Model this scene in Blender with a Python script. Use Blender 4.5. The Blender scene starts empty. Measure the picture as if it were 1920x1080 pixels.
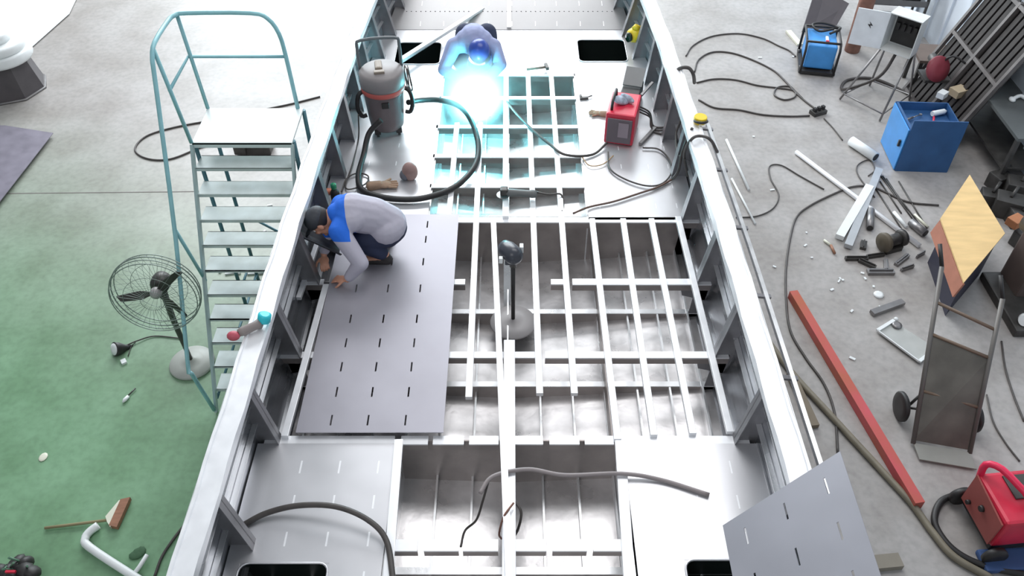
import bpy, bmesh, math, random
from mathutils import Vector, Matrix, Euler, Quaternion
S = bpy.context.scene
COL = S.collection
PI = math.pi
R = math.radians
random.seed(7)

# ------------------------------------------------------------------ camera
CAM_H, PITCH, FPX = 6.5, R(44.4), 1570.0
CP, SP = math.cos(PITCH), math.sin(PITCH)
cd = bpy.data.cameras.new('camera'); cam = bpy.data.objects.new('camera', cd); COL.objects.link(cam)
cam.location = (0, 0, CAM_H); cam.rotation_euler = (PI/2-PITCH, 0, 0)
cd.sensor_width = 36; cd.lens = 36*FPX/1920; cd.clip_end = 200
S.camera = cam

# ------------------------------------------------------------------ world, lights, exposure
S.view_settings.view_transform = 'Standard'; S.view_settings.look = 'None'
S.view_settings.gamma = 1; S.view_settings.use_curve_mapping = False
S.view_settings.exposure = 0.0
w = bpy.data.worlds.new('world'); S.world = w; w.use_nodes = True
wn = w.node_tree.nodes; bgn = wn['Background']
bgn.inputs[0].default_value = (0.86, 0.93, 1.0, 1); bgn.inputs[1].default_value = 0.40

def area(name, loc, target, sx, sy, power, color=(1, 1, 1)):
    d = bpy.data.lights.new(name, 'AREA'); d.shape = 'RECTANGLE'; d.size = sx; d.size_y = sy
    d.energy = power; d.color = color
    o = bpy.data.objects.new(name, d); COL.objects.link(o); o.location = loc
    o.rotation_euler = (Vector(target)-Vector(loc)).to_track_quat('-Z', 'Y').to_euler()
    return o
area('hall_doorway_daylight', (-3.0, 26, 7.5), (-1.0, 8, 1.0), 16, 11, 3400, (0.86, 0.95, 1.0))
area('skylight', (1.9, 8.0, 9.6), (1.9, 8.0, 0), 6.2, 4.2, 330, (1.0, 0.99, 1.0))
area('far_fill', (-4.5, 20.5, 11.5), (-4.5, 14.0, 0), 14, 4.0, 1900, (0.96, 0.98, 1.0))  # unseen overhead fill, added to brighten the far left floor
area('rear_skylight', (-3.5, -2.0, 9.5), (-1.0, 4, 1.0), 5, 3.0, 160, (1.0, 0.98, 1.0))

# ------------------------------------------------------------------ pixel -> world on a level plane
def P(px, py, z=0.0):
    a = (py-540)/FPX
    d = (CAM_H-z)/(SP+a*CP)
    return Vector(((px-960)/FPX*d, d*(CP-a*SP), z))

# ------------------------------------------------------------------ materials
MATS = {}
def mat(name, c, rough=0.5, metal=0.0, var=0.12, scale=6.0, bump=0.0, c2=None, stretch=None, emit=None, spec=0.5):
    if name in MATS: return MATS[name]
    m = bpy.data.materials.new(name); m.use_nodes = True
    nt = m.node_tree; N = nt.nodes; L = nt.links; b = N['Principled BSDF']
    b.inputs['Roughness'].default_value = rough; b.inputs['Metallic'].default_value = metal
    b.inputs['Specular IOR Level'].default_value = spec
    tc = N.new('ShaderNodeTexCoord'); mp = N.new('ShaderNodeMapping')
    if stretch: mp.inputs['Scale'].default_value = stretch
    L.new(tc.outputs['Object'], mp.inputs[0])
    nz = N.new('ShaderNodeTexNoise'); nz.inputs['Scale'].default_value = scale; nz.inputs['Detail'].default_value = 5
    L.new(mp.outputs[0], nz.inputs['Vector'])
    rp = N.new('ShaderNodeValToRGB'); rp.color_ramp.elements[0].position = .32; rp.color_ramp.elements[1].position = .68
    k = c2 if c2 else tuple(max(0, x*(1-var)) for x in c)
    rp.color_ramp.elements[0].color = (*k, 1); rp.color_ramp.elements[1].color = (*c, 1)
    L.new(nz.outputs['Fac'], rp.inputs[0]); L.new(rp.outputs[0], b.inputs['Base Color'])
    if metal > .3:
        mr = N.new('ShaderNodeMapRange'); mr.inputs['To Min'].default_value = max(.05, rough-.12); mr.inputs['To Max'].default_value = rough+.12
        L.new(nz.outputs['Fac'], mr.inputs['Value']); L.new(mr.outputs[0], b.inputs['Roughness'])
    if bump:
        bp = N.new('ShaderNodeBump'); bp.inputs['Strength'].default_value = bump; bp.inputs['Distance'].default_value = .01
        n2 = N.new('ShaderNodeTexNoise'); n2.inputs['Scale'].default_value = scale*2.2; n2.inputs['Detail'].default_value = 3
        L.new(mp.outputs[0], n2.inputs['Vector']); L.new(n2.outputs['Fac'], bp.inputs['Height']); L.new(bp.outputs[0], b.inputs['Normal'])
    if emit:
        b.inputs['Emission Color'].default_value = (*emit[0], 1); b.inputs['Emission Strength'].default_value = emit[1]
    MATS[name] = m
    return m

ALU = mat('aluminium', (.86, .87, .88), .30, .75, .16, 5, .10)
ALU_BAR = mat('aluminium_bar', (.93, .94, .96), .38, .35, .06, 9)
ALU_PLATE = mat('aluminium_plate', (.37, .36, .40), .44, .5, .10, 2.2, .05)
ALU_DECK = mat('aluminium_deck', (.69, .69, .71), .36, .6, .10, 1.8, .06)
ALU_HULL = mat('aluminium_hull', (.90, .88, .88), .30, .72, .42, 3.2, .35)
ALU_SIDE = mat('aluminium_side', (.60, .62, .66), .28, .85, .35, 3, .15, stretch=(1, .25, 2))
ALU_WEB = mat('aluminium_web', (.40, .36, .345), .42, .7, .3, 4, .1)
RIBM = mat('rib_metal', (.33, .325, .34), .42, .6, .3, 5)
ALU_FORE_DIM = mat('aluminium_foredeck_dim', (.40, .39, .39), .4, .6, .12, 1.5, .08)  # dim reflection on the foredeck put into a darker base colour
WELD = mat('weld_bead', (.97, .98, 1.0), .35, .2, .05, 30)
TEAL = mat('teal_paint', (.32, .62, .67), .4, .1, .15, 8)
TEAL_DK = mat('dark_teal_paint', (.09, .22, .27), .45, .1, .2, 8)
TREAD = mat('tread_paint', (.66, .74, .74), .5, .1, .22, 5, c2=(.52, .58, .56))
BLACK = mat('black_rubber', (.028, .026, .026), .5, 0, .3, 10)
CABLE = mat('cable_rubber', (.085, .075, .07), .5, 0, .3, 10)
HOSEB = mat('beige_hose_rubber', (.26, .23, .17), .5, 0, .3, 6)
DKMET = mat('dark_metal', (.10, .095, .09), .45, .5, .4, 7)
STEEL = mat('raw_steel', (.32, .31, .31), .4, .7, .3, 5)
GREY = mat('grey_plastic', (.42, .40, .40), .45, 0, .1, 6)
VACG = mat('vacuum_grey', (.16, .13, .135), .4, .1, .1, 6)
RED = mat('red_paint', (.70, .03, .07), .35, 0, .2, 6)
REDBAR = mat('red_primer', (.62, .10, .12), .5, .1, .3, 2.0, c2=(.45, .13, .06))
BLUE = mat('blue_paint', (.07, .34, .80), .4, .1, .15, 5)
BLUE_SHADED = mat('shaded_blue_paint', (.035, .12, .30), .45, .1, .2, 5)  # shaded sides of the tool cabinet, painted darker than its lit door
WHITE = mat('white_paint', (.85, .88, .88), .45, 0, .08, 6)
CREAM = mat('cream_plastic', (.80, .80, .66), .5, 0, .1, 8)
YELL = mat('yellow_plastic', (.86, .62, .03), .4, 0, .12, 8)
PLY = mat('plywood', (.83, .58, .27), .6, 0, .16, 3, .1, stretch=(1, 4, 1))
WOODR = mat('brown_wood', (.36, .17, .10), .6, 0, .3, 8, stretch=(1, 6, 1))
SKIN = mat('skin', (.72, .36, .24), .5, 0, .12, 9)
HAIR = mat('black_hair', (.03, .025, .025), .6, 0, .3, 30)
TROU = mat('navy_trousers', (.03, .04, .09), .8, 0, .3, 10, .4)
SHOE = mat('dark_shoe', (.04, .035, .035), .55, 0, .3, 10)
CAPM = mat('charcoal_cap', (.055, .06, .07), .6, 0, .25, 8)
GLOVE = mat('tan_leather', (.42, .28, .19), .75, 0, .3, 12, .3)
PINK = mat('pink_grey_plastic', (.48, .31, .28), .5, 0, .4, 6)
NAVYC = mat('welding_jacket', (.36, .40, .62), .8, 0, .2, 8, .3)
HELM = mat('blue_helmet', (.03, .07, .36), .3, 0, .15, 5)
GLASSD = mat('dark_glass', (.01, .03, .02), .1, 0, .1, 5)
CYAN = mat('cyan_plastic', (.03, .62, .72), .4, 0, .1, 8)
RUST = mat('rusty_steel', (.30, .15, .11), .7, .2, .4, 9)
OLIVE = mat('green_bottle_glass', (.03, .30, .14), .25, 0, .2, 9)

# floor: painted concrete, green at near left fading into painted-in glare, grey on the right
def floor_mat():
    m = bpy.data.materials.new('painted_concrete'); m.use_nodes = True
    nt = m.node_tree; N = nt.nodes; L = nt.links; b = N['Principled BSDF']
    ge = N.new('ShaderNodeNewGeometry'); sx = N.new('ShaderNodeSeparateXYZ'); L.new(ge.outputs['Position'], sx.inputs[0])
    n1 = N.new('ShaderNodeTexNoise'); n1.inputs['Scale'].default_value = .55; n1.inputs['Detail'].default_value = 4
    L.new(ge.outputs['Position'], n1.inputs['Vector'])
    def math_(op, a, b_=None, c=None):
        n = N.new('ShaderNodeMath'); n.operation = op
        for i, v in enumerate((a, b_, c)):
            if v is None: continue
            if isinstance(v, (int, float)): n.inputs[i].default_value = v
            else: L.new(v, n.inputs[i])
        return n.outputs[0]
    # green mask : strongest at near left, its fade to grey paints in the glare
    t = math_('ADD', math_('MULTIPLY', sx.outputs['X'], -0.20), math_('MULTIPLY', sx.outputs['Y'], -0.50))
    t = math_('ADD', t, math_('MULTIPLY', n1.outputs['Fac'], .7))
    mr = N.new('ShaderNodeMapRange'); mr.inputs['From Min'].default_value = -3.75; mr.inputs['From Max'].default_value = -1.1
    mr.interpolation_type = 'SMOOTHSTEP'; L.new(t, mr.inputs['Value'])
    left = N.new('ShaderNodeMapRange'); left.inputs['From Min'].default_value = .2; left.inputs['From Max'].default_value = -1.2
    L.new(sx.outputs['X'], left.inputs['Value'])
    fac = math_('MULTIPLY', mr.outputs[0], left.outputs[0])
    n2 = N.new('ShaderNodeTexNoise'); n2.inputs['Scale'].default_value = 1.6; n2.inputs['Detail'].default_value = 7
    L.new(ge.outputs['Position'], n2.inputs['Vector'])
    g = N.new('ShaderNodeValToRGB'); g.color_ramp.elements[0].color = (.155, .30, .165, 1); g.color_ramp.elements[1].color = (.22, .40, .24, 1)
    g.color_ramp.elements[0].position = .35; g.color_ramp.elements[1].position = .65
    k = N.new('ShaderNodeValToRGB'); k.color_ramp.elements[0].color = (.36, .335, .315, 1); k.color_ramp.elements[1].color = (.455, .435, .42, 1)
    k.color_ramp.elements[0].position = .35; k.color_ramp.elements[1].position = .65
    L.new(n2.outputs['Fac'], g.inputs[0]); L.new(n2.outputs['Fac'], k.inputs[0])
    mx = N.new('ShaderNodeMixRGB'); L.new(fac, mx.inputs[0]); L.new(k.outputs[0], mx.inputs[1]); L.new(g.outputs[0], mx.inputs[2])
    # fine dirt specks
    n3 = N.new('ShaderNodeTexNoise'); n3.inputs['Scale'].default_value = 14; n3.inputs['Detail'].default_value = 6
    L.new(ge.outputs['Position'], n3.inputs['Vector'])
    d = N.new('ShaderNodeMapRange'); d.inputs['From Min'].default_value = .3; d.inputs['From Max'].default_value = .6
    d.inputs['To Min'].default_value = .84; d.inputs['To Max'].default_value = 1.0; L.new(n3.outputs['Fac'], d.inputs['Value'])
    mm = N.new('ShaderNodeMixRGB'); mm.blend_type = 'MULTIPLY'; mm.inputs[0].default_value = 1
    L.new(mx.outputs[0], mm.inputs[1]); L.new(d.outputs[0], mm.inputs[2]); L.new(mm.outputs[0], b.inputs['Base Color'])
    b.inputs['Roughness'].default_value = .36; b.inputs['Specular IOR Level'].default_value = .55
    return m

# ------------------------------------------------------------------ mesh builder (world or local coordinates)
class MB:
    def __init__(s): s.bm = bmesh.new(); s.mi = 0
    def face(s, vs):
        try:
            f = s.bm.faces.new(vs); f.material_index = s.mi; return f
        except ValueError: return None
    def box(s, c, size, rot=None, bev=0.0):
        c = Vector(c); h = Vector(size)/2
        M = rot.to_matrix() if isinstance(rot, (Euler, Quaternion)) else (rot or Matrix.Identity(3))
        v = [s.bm.verts.new(c+M@Vector((x*h.x, y*h.y, z*h.z))) for x in (-1, 1) for y in (-1, 1) for z in (-1, 1)]
        fs = [s.face([v[i] for i in q]) for q in ((0, 1, 3, 2), (4, 6, 7, 5), (0, 4, 5, 1), (2, 3, 7, 6), (0, 2, 6, 4), (1, 5, 7, 3))]
        if bev:
            es = list({e for f in fs for e in f.edges})
            r = bmesh.ops.bevel(s.bm, geom=es, offset=bev, segments=2, profile=.6, affect='EDGES')
            for f in r['faces']: f.material_index = s.mi
        return s
    def bar(s, a, b, wd, ht, up=(0, 0, 1), bev=0.0):       # rectangular bar from a to b
        a = Vector(a); b = Vector(b); d = b-a; y = d.normalized(); x = y.cross(Vector(up)).normalized(); z = x.cross(y)
        M = Matrix((x, y, z)).transposed()
        return s.box((a+b)/2, (wd, d.length, ht), M, bev)
    def tube(s, pts, r, n=8, cap=True, sub=1):
        pts = [Vector(p) for p in pts]
        if sub > 1 and len(pts) > 2: pts = crom(pts, sub)
        m = len(pts); rs = r if isinstance(r, (list, tuple)) else [r]*m
        if len(rs) != m: rs = [rs[0]+(rs[-1]-rs[0])*i/(m-1) for i in range(m)]
        t = (pts[1]-pts[0]).normalized(); u = t.orthogonal().normalized(); rings = []
        for i, p in enumerate(pts):
            tn = (pts[min(i+1, m-1)]-pts[max(i-1, 0)]).normalized()
            if tn.length < .5: tn = t
            q = t.rotation_difference(tn); u = (q@u); u = (u-tn*u.dot(tn)).normalized(); t = tn; v = t.cross(u)
            rings.append([s.bm.verts.new(p+(u*math.cos(2*PI*k/n)+v*math.sin(2*PI*k/n))*rs[i]) for k in range(n)])
        for a, b in zip(rings, rings[1:]):
            for k in range(n):
                f = s.face((a[k], a[(k+1) % n], b[(k+1) % n], b[k]))
                if f: f.smooth = True
        if cap: s.face(rings[0][::-1]); s.face(rings[-1])
        return s
    def ring(s, c, rad, r, axis=(0, 0, 1), n=32, m=8, sx=1, a0=0, a1=2*PI):
        ax = Vector(axis).normalized(); u = ax.orthogonal().normalized(); v = ax.cross(u); c = Vector(c)
        full = abs(a1-a0-2*PI) < 1e-4
        pts = [c+(u*math.cos(a0+(a1-a0)*k/n)+v*math.sin(a0+(a1-a0)*k/n))*rad for k in range(n+1)]
        return s.tube(pts, r, m, cap=not full)
    def lathe(s, c, prof, axis=(0, 0, 1), n=28):            # prof: (radius, height)
        ax = Vector(axis).normalized(); u = ax.orthogonal().normalized(); v = ax.cross(u); c = Vector(c); rings = []
        for (r, h) in prof:
            r = max(r, .0005)
            rings.append([s.bm.verts.new(c+ax*h+(u*math.cos(2*PI*k/n)+v*math.sin(2*PI*k/n))*r) for k in range(n)])
        for a, b in zip(rings, rings[1:]):
            for k in range(n):
                f = s.face((a[k], a[(k+1) % n], b[(k+1) % n], b[k]))
                if f: f.smooth = True
        s.face(rings[0][::-1]); s.face(rings[-1])
        return s
    def ell(s, c, rad, rot=None, n=16):
        M = rot.to_matrix() if isinstance(rot, (Euler, Quaternion)) else (rot or Matrix.Identity(3))
        T = Matrix.Translation(c)@M.to_4x4()@Matrix.Diagonal((*rad, 1))
        r = bmesh.ops.create_uvsphere(s.bm, u_segments=n, v_segments=max(6, n*2//3), radius=1, matrix=T)
        for v in r['verts']:
            for f in v.link_faces: f.smooth = True; f.material_index = s.mi
        return s
    def caps(s, p0, r0, p1, r1, n=14):                      # tapered capsule
        p0 = Vector(p0); p1 = Vector(p1); d = p1-p0; L = d.length
        if L < 1e-5: return s.ell(p0, (r0,)*3, n=n)
        prof = []
        for i in range(6): a = PI/2*i/5; prof.append((r0*math.sin(a), -r0*math.cos(a)))
        for i in range(6): a = PI/2*i/5; prof.append((r1*math.cos(a), L+r1*math.sin(a)))
        return s.lathe(p0, prof, d, n)
    def chain(s, pts):                                       # [(p, r), ...]
        for (a, ra), (b, rb) in zip(pts, pts[1:]): s.caps(a, ra, b, rb)
        return s
    def prism(s, poly, dirv):                                # polygon points + extrusion vector
        dv = Vector(dirv); a = [s.bm.verts.new(Vector(p)) for p in poly]; b = [s.bm.verts.new(Vector(p)+dv) for p in poly]
        n = len(a); s.face(a); s.face(b[::-1])
        for i in range(n): s.face((a[i], b[i], b[(i+1) % n], a[(i+1) % n]))
        return s
    def disc(s, c, r, h, n=28, axis=(0, 0, 1)): return s.lathe(c, [(r, 0), (r, h)], axis, n)

def crom(p, sub):
    out = []; q = [p[0]*2-p[1]]+p+[p[-1]*2-p[-2]]
    for i in range(1, len(q)-2):
        a, b, c, d = q[i-1:i+3]
        for k in range(sub):
            t = k/sub
            out.append(.5*((2*b)+(c-a)*t+(2*a-5*b+4*c-d)*t*t+(3*b-a-3*c+d)*t**3))
    out.append(p[-1]); return out

def wloc(o):
    v = Vector((0, 0, 0))
    while o: v += o.location; o = o.parent
    return v

def obj(name, mb, mats, parent=None, local=False, base=None):
    """link a builder's mesh as ONE object; world coordinates are moved into the parent's frame"""
    bmesh.ops.recalc_face_normals(mb.bm, faces=mb.bm.faces)
    me = bpy.data.meshes.new(name)
    if not local:
        if parent is not None: off = wloc(parent)
        else:
            vs = [v.co for v in mb.bm.verts]
            lo = Vector([min(v[i] for v in vs) for i in range(3)]); hi = Vector([max(v[i] for v in vs) for i in range(3)])
            off = Vector(base) if base is not None else Vector(((lo.x+hi.x)/2, (lo.y+hi.y)/2, lo.z))
        bmesh.ops.translate(mb.bm, verts=mb.bm.verts, vec=-off)
    mb.bm.to_mesh(me); mb.bm.free()
    for m in (mats if isinstance(mats, (list, tuple)) else [mats]): me.materials.append(m)
    o = bpy.data.objects.new(name, me); COL.objects.link(o)
    if parent is not None: o.parent = parent
    elif not local: o.location = off
    return o

def tag(o, label, cat, group=None, kind=None):
    if label: o['label'] = label
    if cat: o['category'] = cat
    if group: o['group'] = group
    if kind: o['kind'] = kind
    return o
def thing(name, label, cat, loc, rotz=0, group=None):
    o = bpy.data.objects.new(name, None); COL.objects.link(o); o.location = loc; o.rotation_euler = (0, 0, rotz)
    o.empty_display_size = .1
    return tag(o, label, cat, group)
def structure(name, mb, m, **k):
    o = obj(name, mb, m, **k); o['kind'] = 'structure'; return o
def copy_tree(o, parent=None):
    c = o.copy(); COL.objects.link(c); c.parent = parent
    for ch in [x for x in bpy.data.objects if x.parent == o and x is not c]: copy_tree(ch, c)
    return c

# ================================================================== SETTING
mb = MB(); mb.box((0, 8, -.05), (40, 40, .1)); structure('floor', mb, floor_mat(), base=(0, 8, 0))
# right wall of ribbed white sheet
WX = 6.55
mb = MB()
mb.box((WX+.1, 10, 2.5), (.12, 30, 5.0))
for i in range(60): mb.box((WX+.025, -4.6+i*.5, 2.5), (.04, .06, 5.0))
structure('wall_right', mb, mat('wall_white', (.80, .87, .95), .45, .1, .06, 3), base=(WX+.1, 10, 0))
mb = MB(); mb.box((0, 32, 3.2), (40, .2, 6.4)); structure('wall_far', mb, mat('wall_far_paint', (.75, .78, .80), .6, 0, .06, 3))
# a saw-cut joint across the slab
mb = MB(); mb.bar(P(-200, 365, .001), P(480, 358, .001), .012, .004); structure('trim_1', mb, mat('joint_dark', (.22, .20, .19), .8))

# ================================================================== BOAT
DZ, GZ = 1.70, 2.30
CX = -.035
def lerp_tab(tab, y):
    if y <= tab[0][0]: return tab[0][1]
    for (a, va), (b, vb) in zip(tab, tab[1:]):
        if y <= b: return va+(vb-va)*(y-a)/(b-a)
    return tab[-1][1]
DHW = [(0, 1.70), (3, 1.70), (5, 1.68), (7, 1.66), (8, 1.62), (9, 1.49), (10, 1.32), (11, 1.05), (12, .66), (12.9, .12)]
GHW = [(0, 1.80), (2, 1.80), (5, 1.765), (7, 1.71), (8, 1.675), (9, 1.61), (10, 1.49), (11, 1.25), (12, .86), (12.9, .25)]
def dhw(y): return lerp_tab(DHW, y)
def ghw(y): return lerp_tab(GHW, y)
def zb(x): return 1.17+.07*abs(x-CX)          # inside of the bottom plating
def Yd(py): return P(960, py, DZ).y
boat = thing('boat', 'bare aluminium boat hull under construction with open deck framing', 'boat', (CX, 6, 0))
YS = [0.6+.4*i for i in range(31)]
# bottom plating
mb = MB()
rows = []
for y in YS:
    r = []
    for f in (-1, -.66, -.33, 0, .33, .66, 1):
        x = CX+f*(dhw(y)-.06); r.append((mb.bm.verts.new((x, y, zb(x)+max(0, y-10)*.25)), mb.bm.verts.new((x, y, zb(x)-.03-.1*(1-abs(f))+max(0, y-10)*.25))))
    rows.append(r)
for a, b in zip(rows, rows[1:]):
    for k in range(6):
        mb.face((a[k][0], a[k+1][0], b[k+1][0], b[k][0])); mb.face((a[k][1], b[k][1], b[k+1][1], a[k+1][1]))
    for k in (0, 6): mb.face((a[k][0], b[k][0], b[k][1], a[k][1]))
obj('hull_bottom', mb, ALU_HULL, boat)
# side plating
for s in (-1, 1):
    mb = MB(); rows = []
    for y in YS:
        lo = 1.27+max(0, y-10)*.25
        pr = [(dhw(y)-.07, lo), (dhw(y)+.03, DZ), (ghw(y)-.06, GZ-.02)]
        rows.append([mb.bm.verts.new((CX+s*(x+t), y, z)) for t in (0, .012) for x, z in pr])
    for a, b in zip(rows, rows[1:]):
        for k in (0, 1, 3, 4): mb.face((a[k], a[k+1], b[k+1], b[k]))
        mb.face((a[0], b[0], b[3], a[3])); mb.face((a[2], b[2], b[5], a[5]))
    obj('side_plate', mb, ALU_SIDE, boat)
    # gunwale: flat cap with a rolled outer lip
    mb = MB(); rows = []
    for y in [0.6+.2*i for i in range(61)]:
        g = ghw(y); wob = .004*math.sin(y*9)+.003*math.sin(y*23)
        pr = [(g-.15, GZ-.05), (g-.15+wob, GZ+.012), (g-.132+wob, GZ+.012), (g-.13+wob, GZ), (g-.028+wob, GZ), (g-.024+wob, GZ+.014), (g-.006+wob, GZ+.014), (g, GZ-.0), (g, GZ-.07), (g-.02, GZ-.07), (g-.02, GZ-.02), (g-.135, GZ-.02), (g-.135, GZ-.05)]
        rows.append([mb.bm.verts.new((CX+s*x, y, z)) for x, z in pr])
    for a, b in zip(rows, rows[1:]):
        for k in range(len(a)): mb.face((a[k], a[(k+1) % len(a)], b[(k+1) % len(a)], b[k]))
    mb.face(rows[0]); mb.face(rows[-1])
    gw = obj('gunwale', mb, ALU_BAR, boat)
    # rub rail just below, outside
    mb = MB()
    pts = [(CX+s*(ghw(y)+.045), y, 2.12) for y in YS]
    for a, b in zip(pts, pts[1:]): mb.bar(a, b, .05, .05)
    obj('rub_rail', mb, ALU, boat)
    # longitudinal stiffeners on the inside
    for (t, wd) in ((.30, .035), (.62, .03), (.86, .045)):
        mb = MB(); z = DZ+(GZ-DZ)*t
        pts = [(CX+s*(dhw(y)+.03+(ghw(y)-.06-dhw(y)-.03)*t-wd/2-.004), y, z) for y in YS]
        for a, b in zip(pts, pts[1:]): mb.bar(a, b, wd, .008); 
        obj('side_stiffener', mb, ALU, boat)
    mb = MB()
    pts = [(CX+s*(dhw(y)-.03), y, 1.46) for y in YS]
    for a, b in zip(pts, pts[1:]): mb.bar(a, b, .04, .008)
    obj('side_stiffener', mb, ALU, boat)
mb = MB(); ry = [2.6+.35*i for i in range(13)]
for a, b in zip(ry, ry[1:]): mb.bar((CX+ghw(a)+.185, a, 2.02), (CX+ghw(b)+.185, b, 2.02), .03, .04)
orl = obj('outer_rail', mb, ALU, boat)
for y in (2.9, 3.7, 4.5, 5.3, 6.1, 6.75):
    mb = MB(); mb.bar((CX+ghw(y)-.03, y, 2.03), (CX+ghw(y)+.23, y, 2.0), .035, .02); obj('rail_bracket', mb, RIBM, orl)
# transom
mb = MB(); mb.prism([(CX-1.65, .6, 1.2), (CX+1.65, .6, 1.2), (CX+1.76, .6, 2.28), (CX-1.76, .6, 2.28)], (0, .012, 0)); obj('transom', mb, ALU, boat)

YB1_, YB2_ = Yd(825), Yd(412)
# bottom longitudinals
for i in range(-6, 7):
    if i == 0: continue
    x = CX+i*.255
    mb = MB(); mb.bar((x, .65, zb(x)+.03), (x, 10.2, zb(x)+.03), .008, .06); mb.bar((x+.004, .65, zb(x)+.06), (x+.004, 10.2, zb(x)+.06), .014, .006)
    obj('bottom_stiffener', mb, ALU, boat)
mb = MB(); mb.bar((.735, YB1_, 1.33), (.735, YB2_, 1.33), .012, .22); obj('bottom_girder', mb, ALU_WEB, boat)
# centre keel girder
mb = MB(); mb.bar((CX, .65, 1.28), (CX, 10.2, 1.28), .012, .20); obj('keel_girder', mb, ALU, boat)

OX0, OX1 = -.75, .68
YB0, YBL, YB1, YF1, YF2, YB2 = Yd(1300), Yd(1022), Yd(825), Yd(665), Yd(528), Yd(412)
YO = Yd(138)
def web(y, z1, x0=None, x1=None, name='bulkhead', m=ALU_WEB, notch=False):
    """transverse plate; optional limber holes along its foot"""
    x0 = CX-dhw(y)+.02 if x0 is None else x0; x1 = CX+dhw(y)-.02 if x1 is None else x1
    mb = MB(); n = 12
    for i in range(n):
        a = x0+(x1-x0)*i/n; b = x0+(x1-x0)*(i+1)/n
        mb.prism([(a, y, zb(a)-.005), (b, y, zb(b)-.005), (b, y, z1), (a, y, z1)], (0, .010, 0))
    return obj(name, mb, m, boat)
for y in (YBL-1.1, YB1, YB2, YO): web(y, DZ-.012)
# low floor frames directly under each open deck beam
LOWS = [YBL, YF1, YF2, Yd(348), Yd(292), Yd(237), Yd(183)]
for y in LOWS:
    narrow = y > YB2
    x0, x1 = ((OX0, OX1) if narrow else (None, None))
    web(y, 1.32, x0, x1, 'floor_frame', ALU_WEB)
    mb = MB(); a = x0 if narrow else CX-dhw(y)+.05; b = x1 if narrow else CX+dhw(y)-.05
    mb.box(((a+b)/2, y+.02, 1.323), (b-a, .05, .008)); obj('frame_flange', mb, ALU, boat)
# girders along the deck openings
for x, ya, yb in ((OX0, YB2, YO), (OX1, YB2, YO), (CX-.755, 1.0, YB1), (CX+.785, 1.0, YB1), (CX-.02, 1.0, YB1)):
    mb = MB()
    if abs(x-CX) < .1: mb.bar((x, ya, 1.64), (x, yb, 1.64), .012, .1)
    else: mb.bar((x, ya, (DZ+zb(x))/2-.01), (x, yb, (DZ+zb(x))/2-.01), .012, DZ-zb(x)-.02)
    obj('deck_girder', mb, ALU, boat)

# deck beams (top flange + web lip), split as in the photo
def beam(y, x0, x1, wd=.06, z=DZ, name='deck_beam', m=ALU_BAR):
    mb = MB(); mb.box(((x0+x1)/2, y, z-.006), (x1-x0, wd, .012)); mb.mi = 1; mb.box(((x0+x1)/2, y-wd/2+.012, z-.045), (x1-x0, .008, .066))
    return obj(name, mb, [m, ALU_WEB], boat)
def X(px, py, z=DZ): return P(px, py, z).x
beam(YF2, X(845, 528), X(872, 528)); beam(YF2, X(1033, 528), X(1064, 528)); beam(YF2, X(1073, 524), X(1332, 524), .07)
beam(YF1, X(833, 665), X(1008, 665)); beam(YF1, X(1022, 665), X(1366, 665), .065)
beam(YF2, X(553, 533), X(606, 533)); beam(YF1, X(520, 670), X(590, 670))
beam(YB2, X(845, 412), X(1318, 412), .07)
for (a, b) in ((497, 740), (752, 803), (812, 870), (880, 935), (962, 1018), (1030, 1086), (1096, 1150), (1160, 1404)): beam(YB1, X(a, 822), X(b, 822), .07)
for (a, b) in ((735, 783), (795, 860), (868, 934), (960, 1024), (1036, 1100), (1112, 1172)): beam(YBL, X(a, 1022), X(b, 1022), .08)
for py, (a, b) in ((348, (806, 1096)), (292, (812, 1090)), (237, (818, 1084)), (183, (824, 1080)), (140, (828, 1078))):
    beam(Yd(py), X(a, py), X(b, py), .055)
# fore and aft stringers
def stringer(a, b, wd=.05, z=DZ+.016):
    A = P(*a, z); B = P(*b, z); mb = MB(); mb.bar(A, B, wd, .035, bev=.003)
    return obj('stringer', mb, ALU_BAR, boat)
SL = [((901, 232), (879, 747)), ((990, 138), (1012, 740)), ((1033, 138), (1077, 740)), ((1110, 412), (1158, 826)),
      ((1168, 412), (1226, 818)), ((1221, 412), (1299, 815)), ((1271, 408), (1369, 812)), ((857, 232), (842, 408)), ((612, 535), (534, 820))]
for a, b in SL: stringer(a, b)
stringer((949, 134), (948, 408), .055)
stringer((955, 640), (954, 1150), .085, DZ+.012)
stringer((1162, 826), (1184, 1150), .07, DZ+.008)
stringer((748, 826), (722, 1150), .06, DZ+.008)
stringer((610, 412), (560, 560), .04, DZ+.004)

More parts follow.
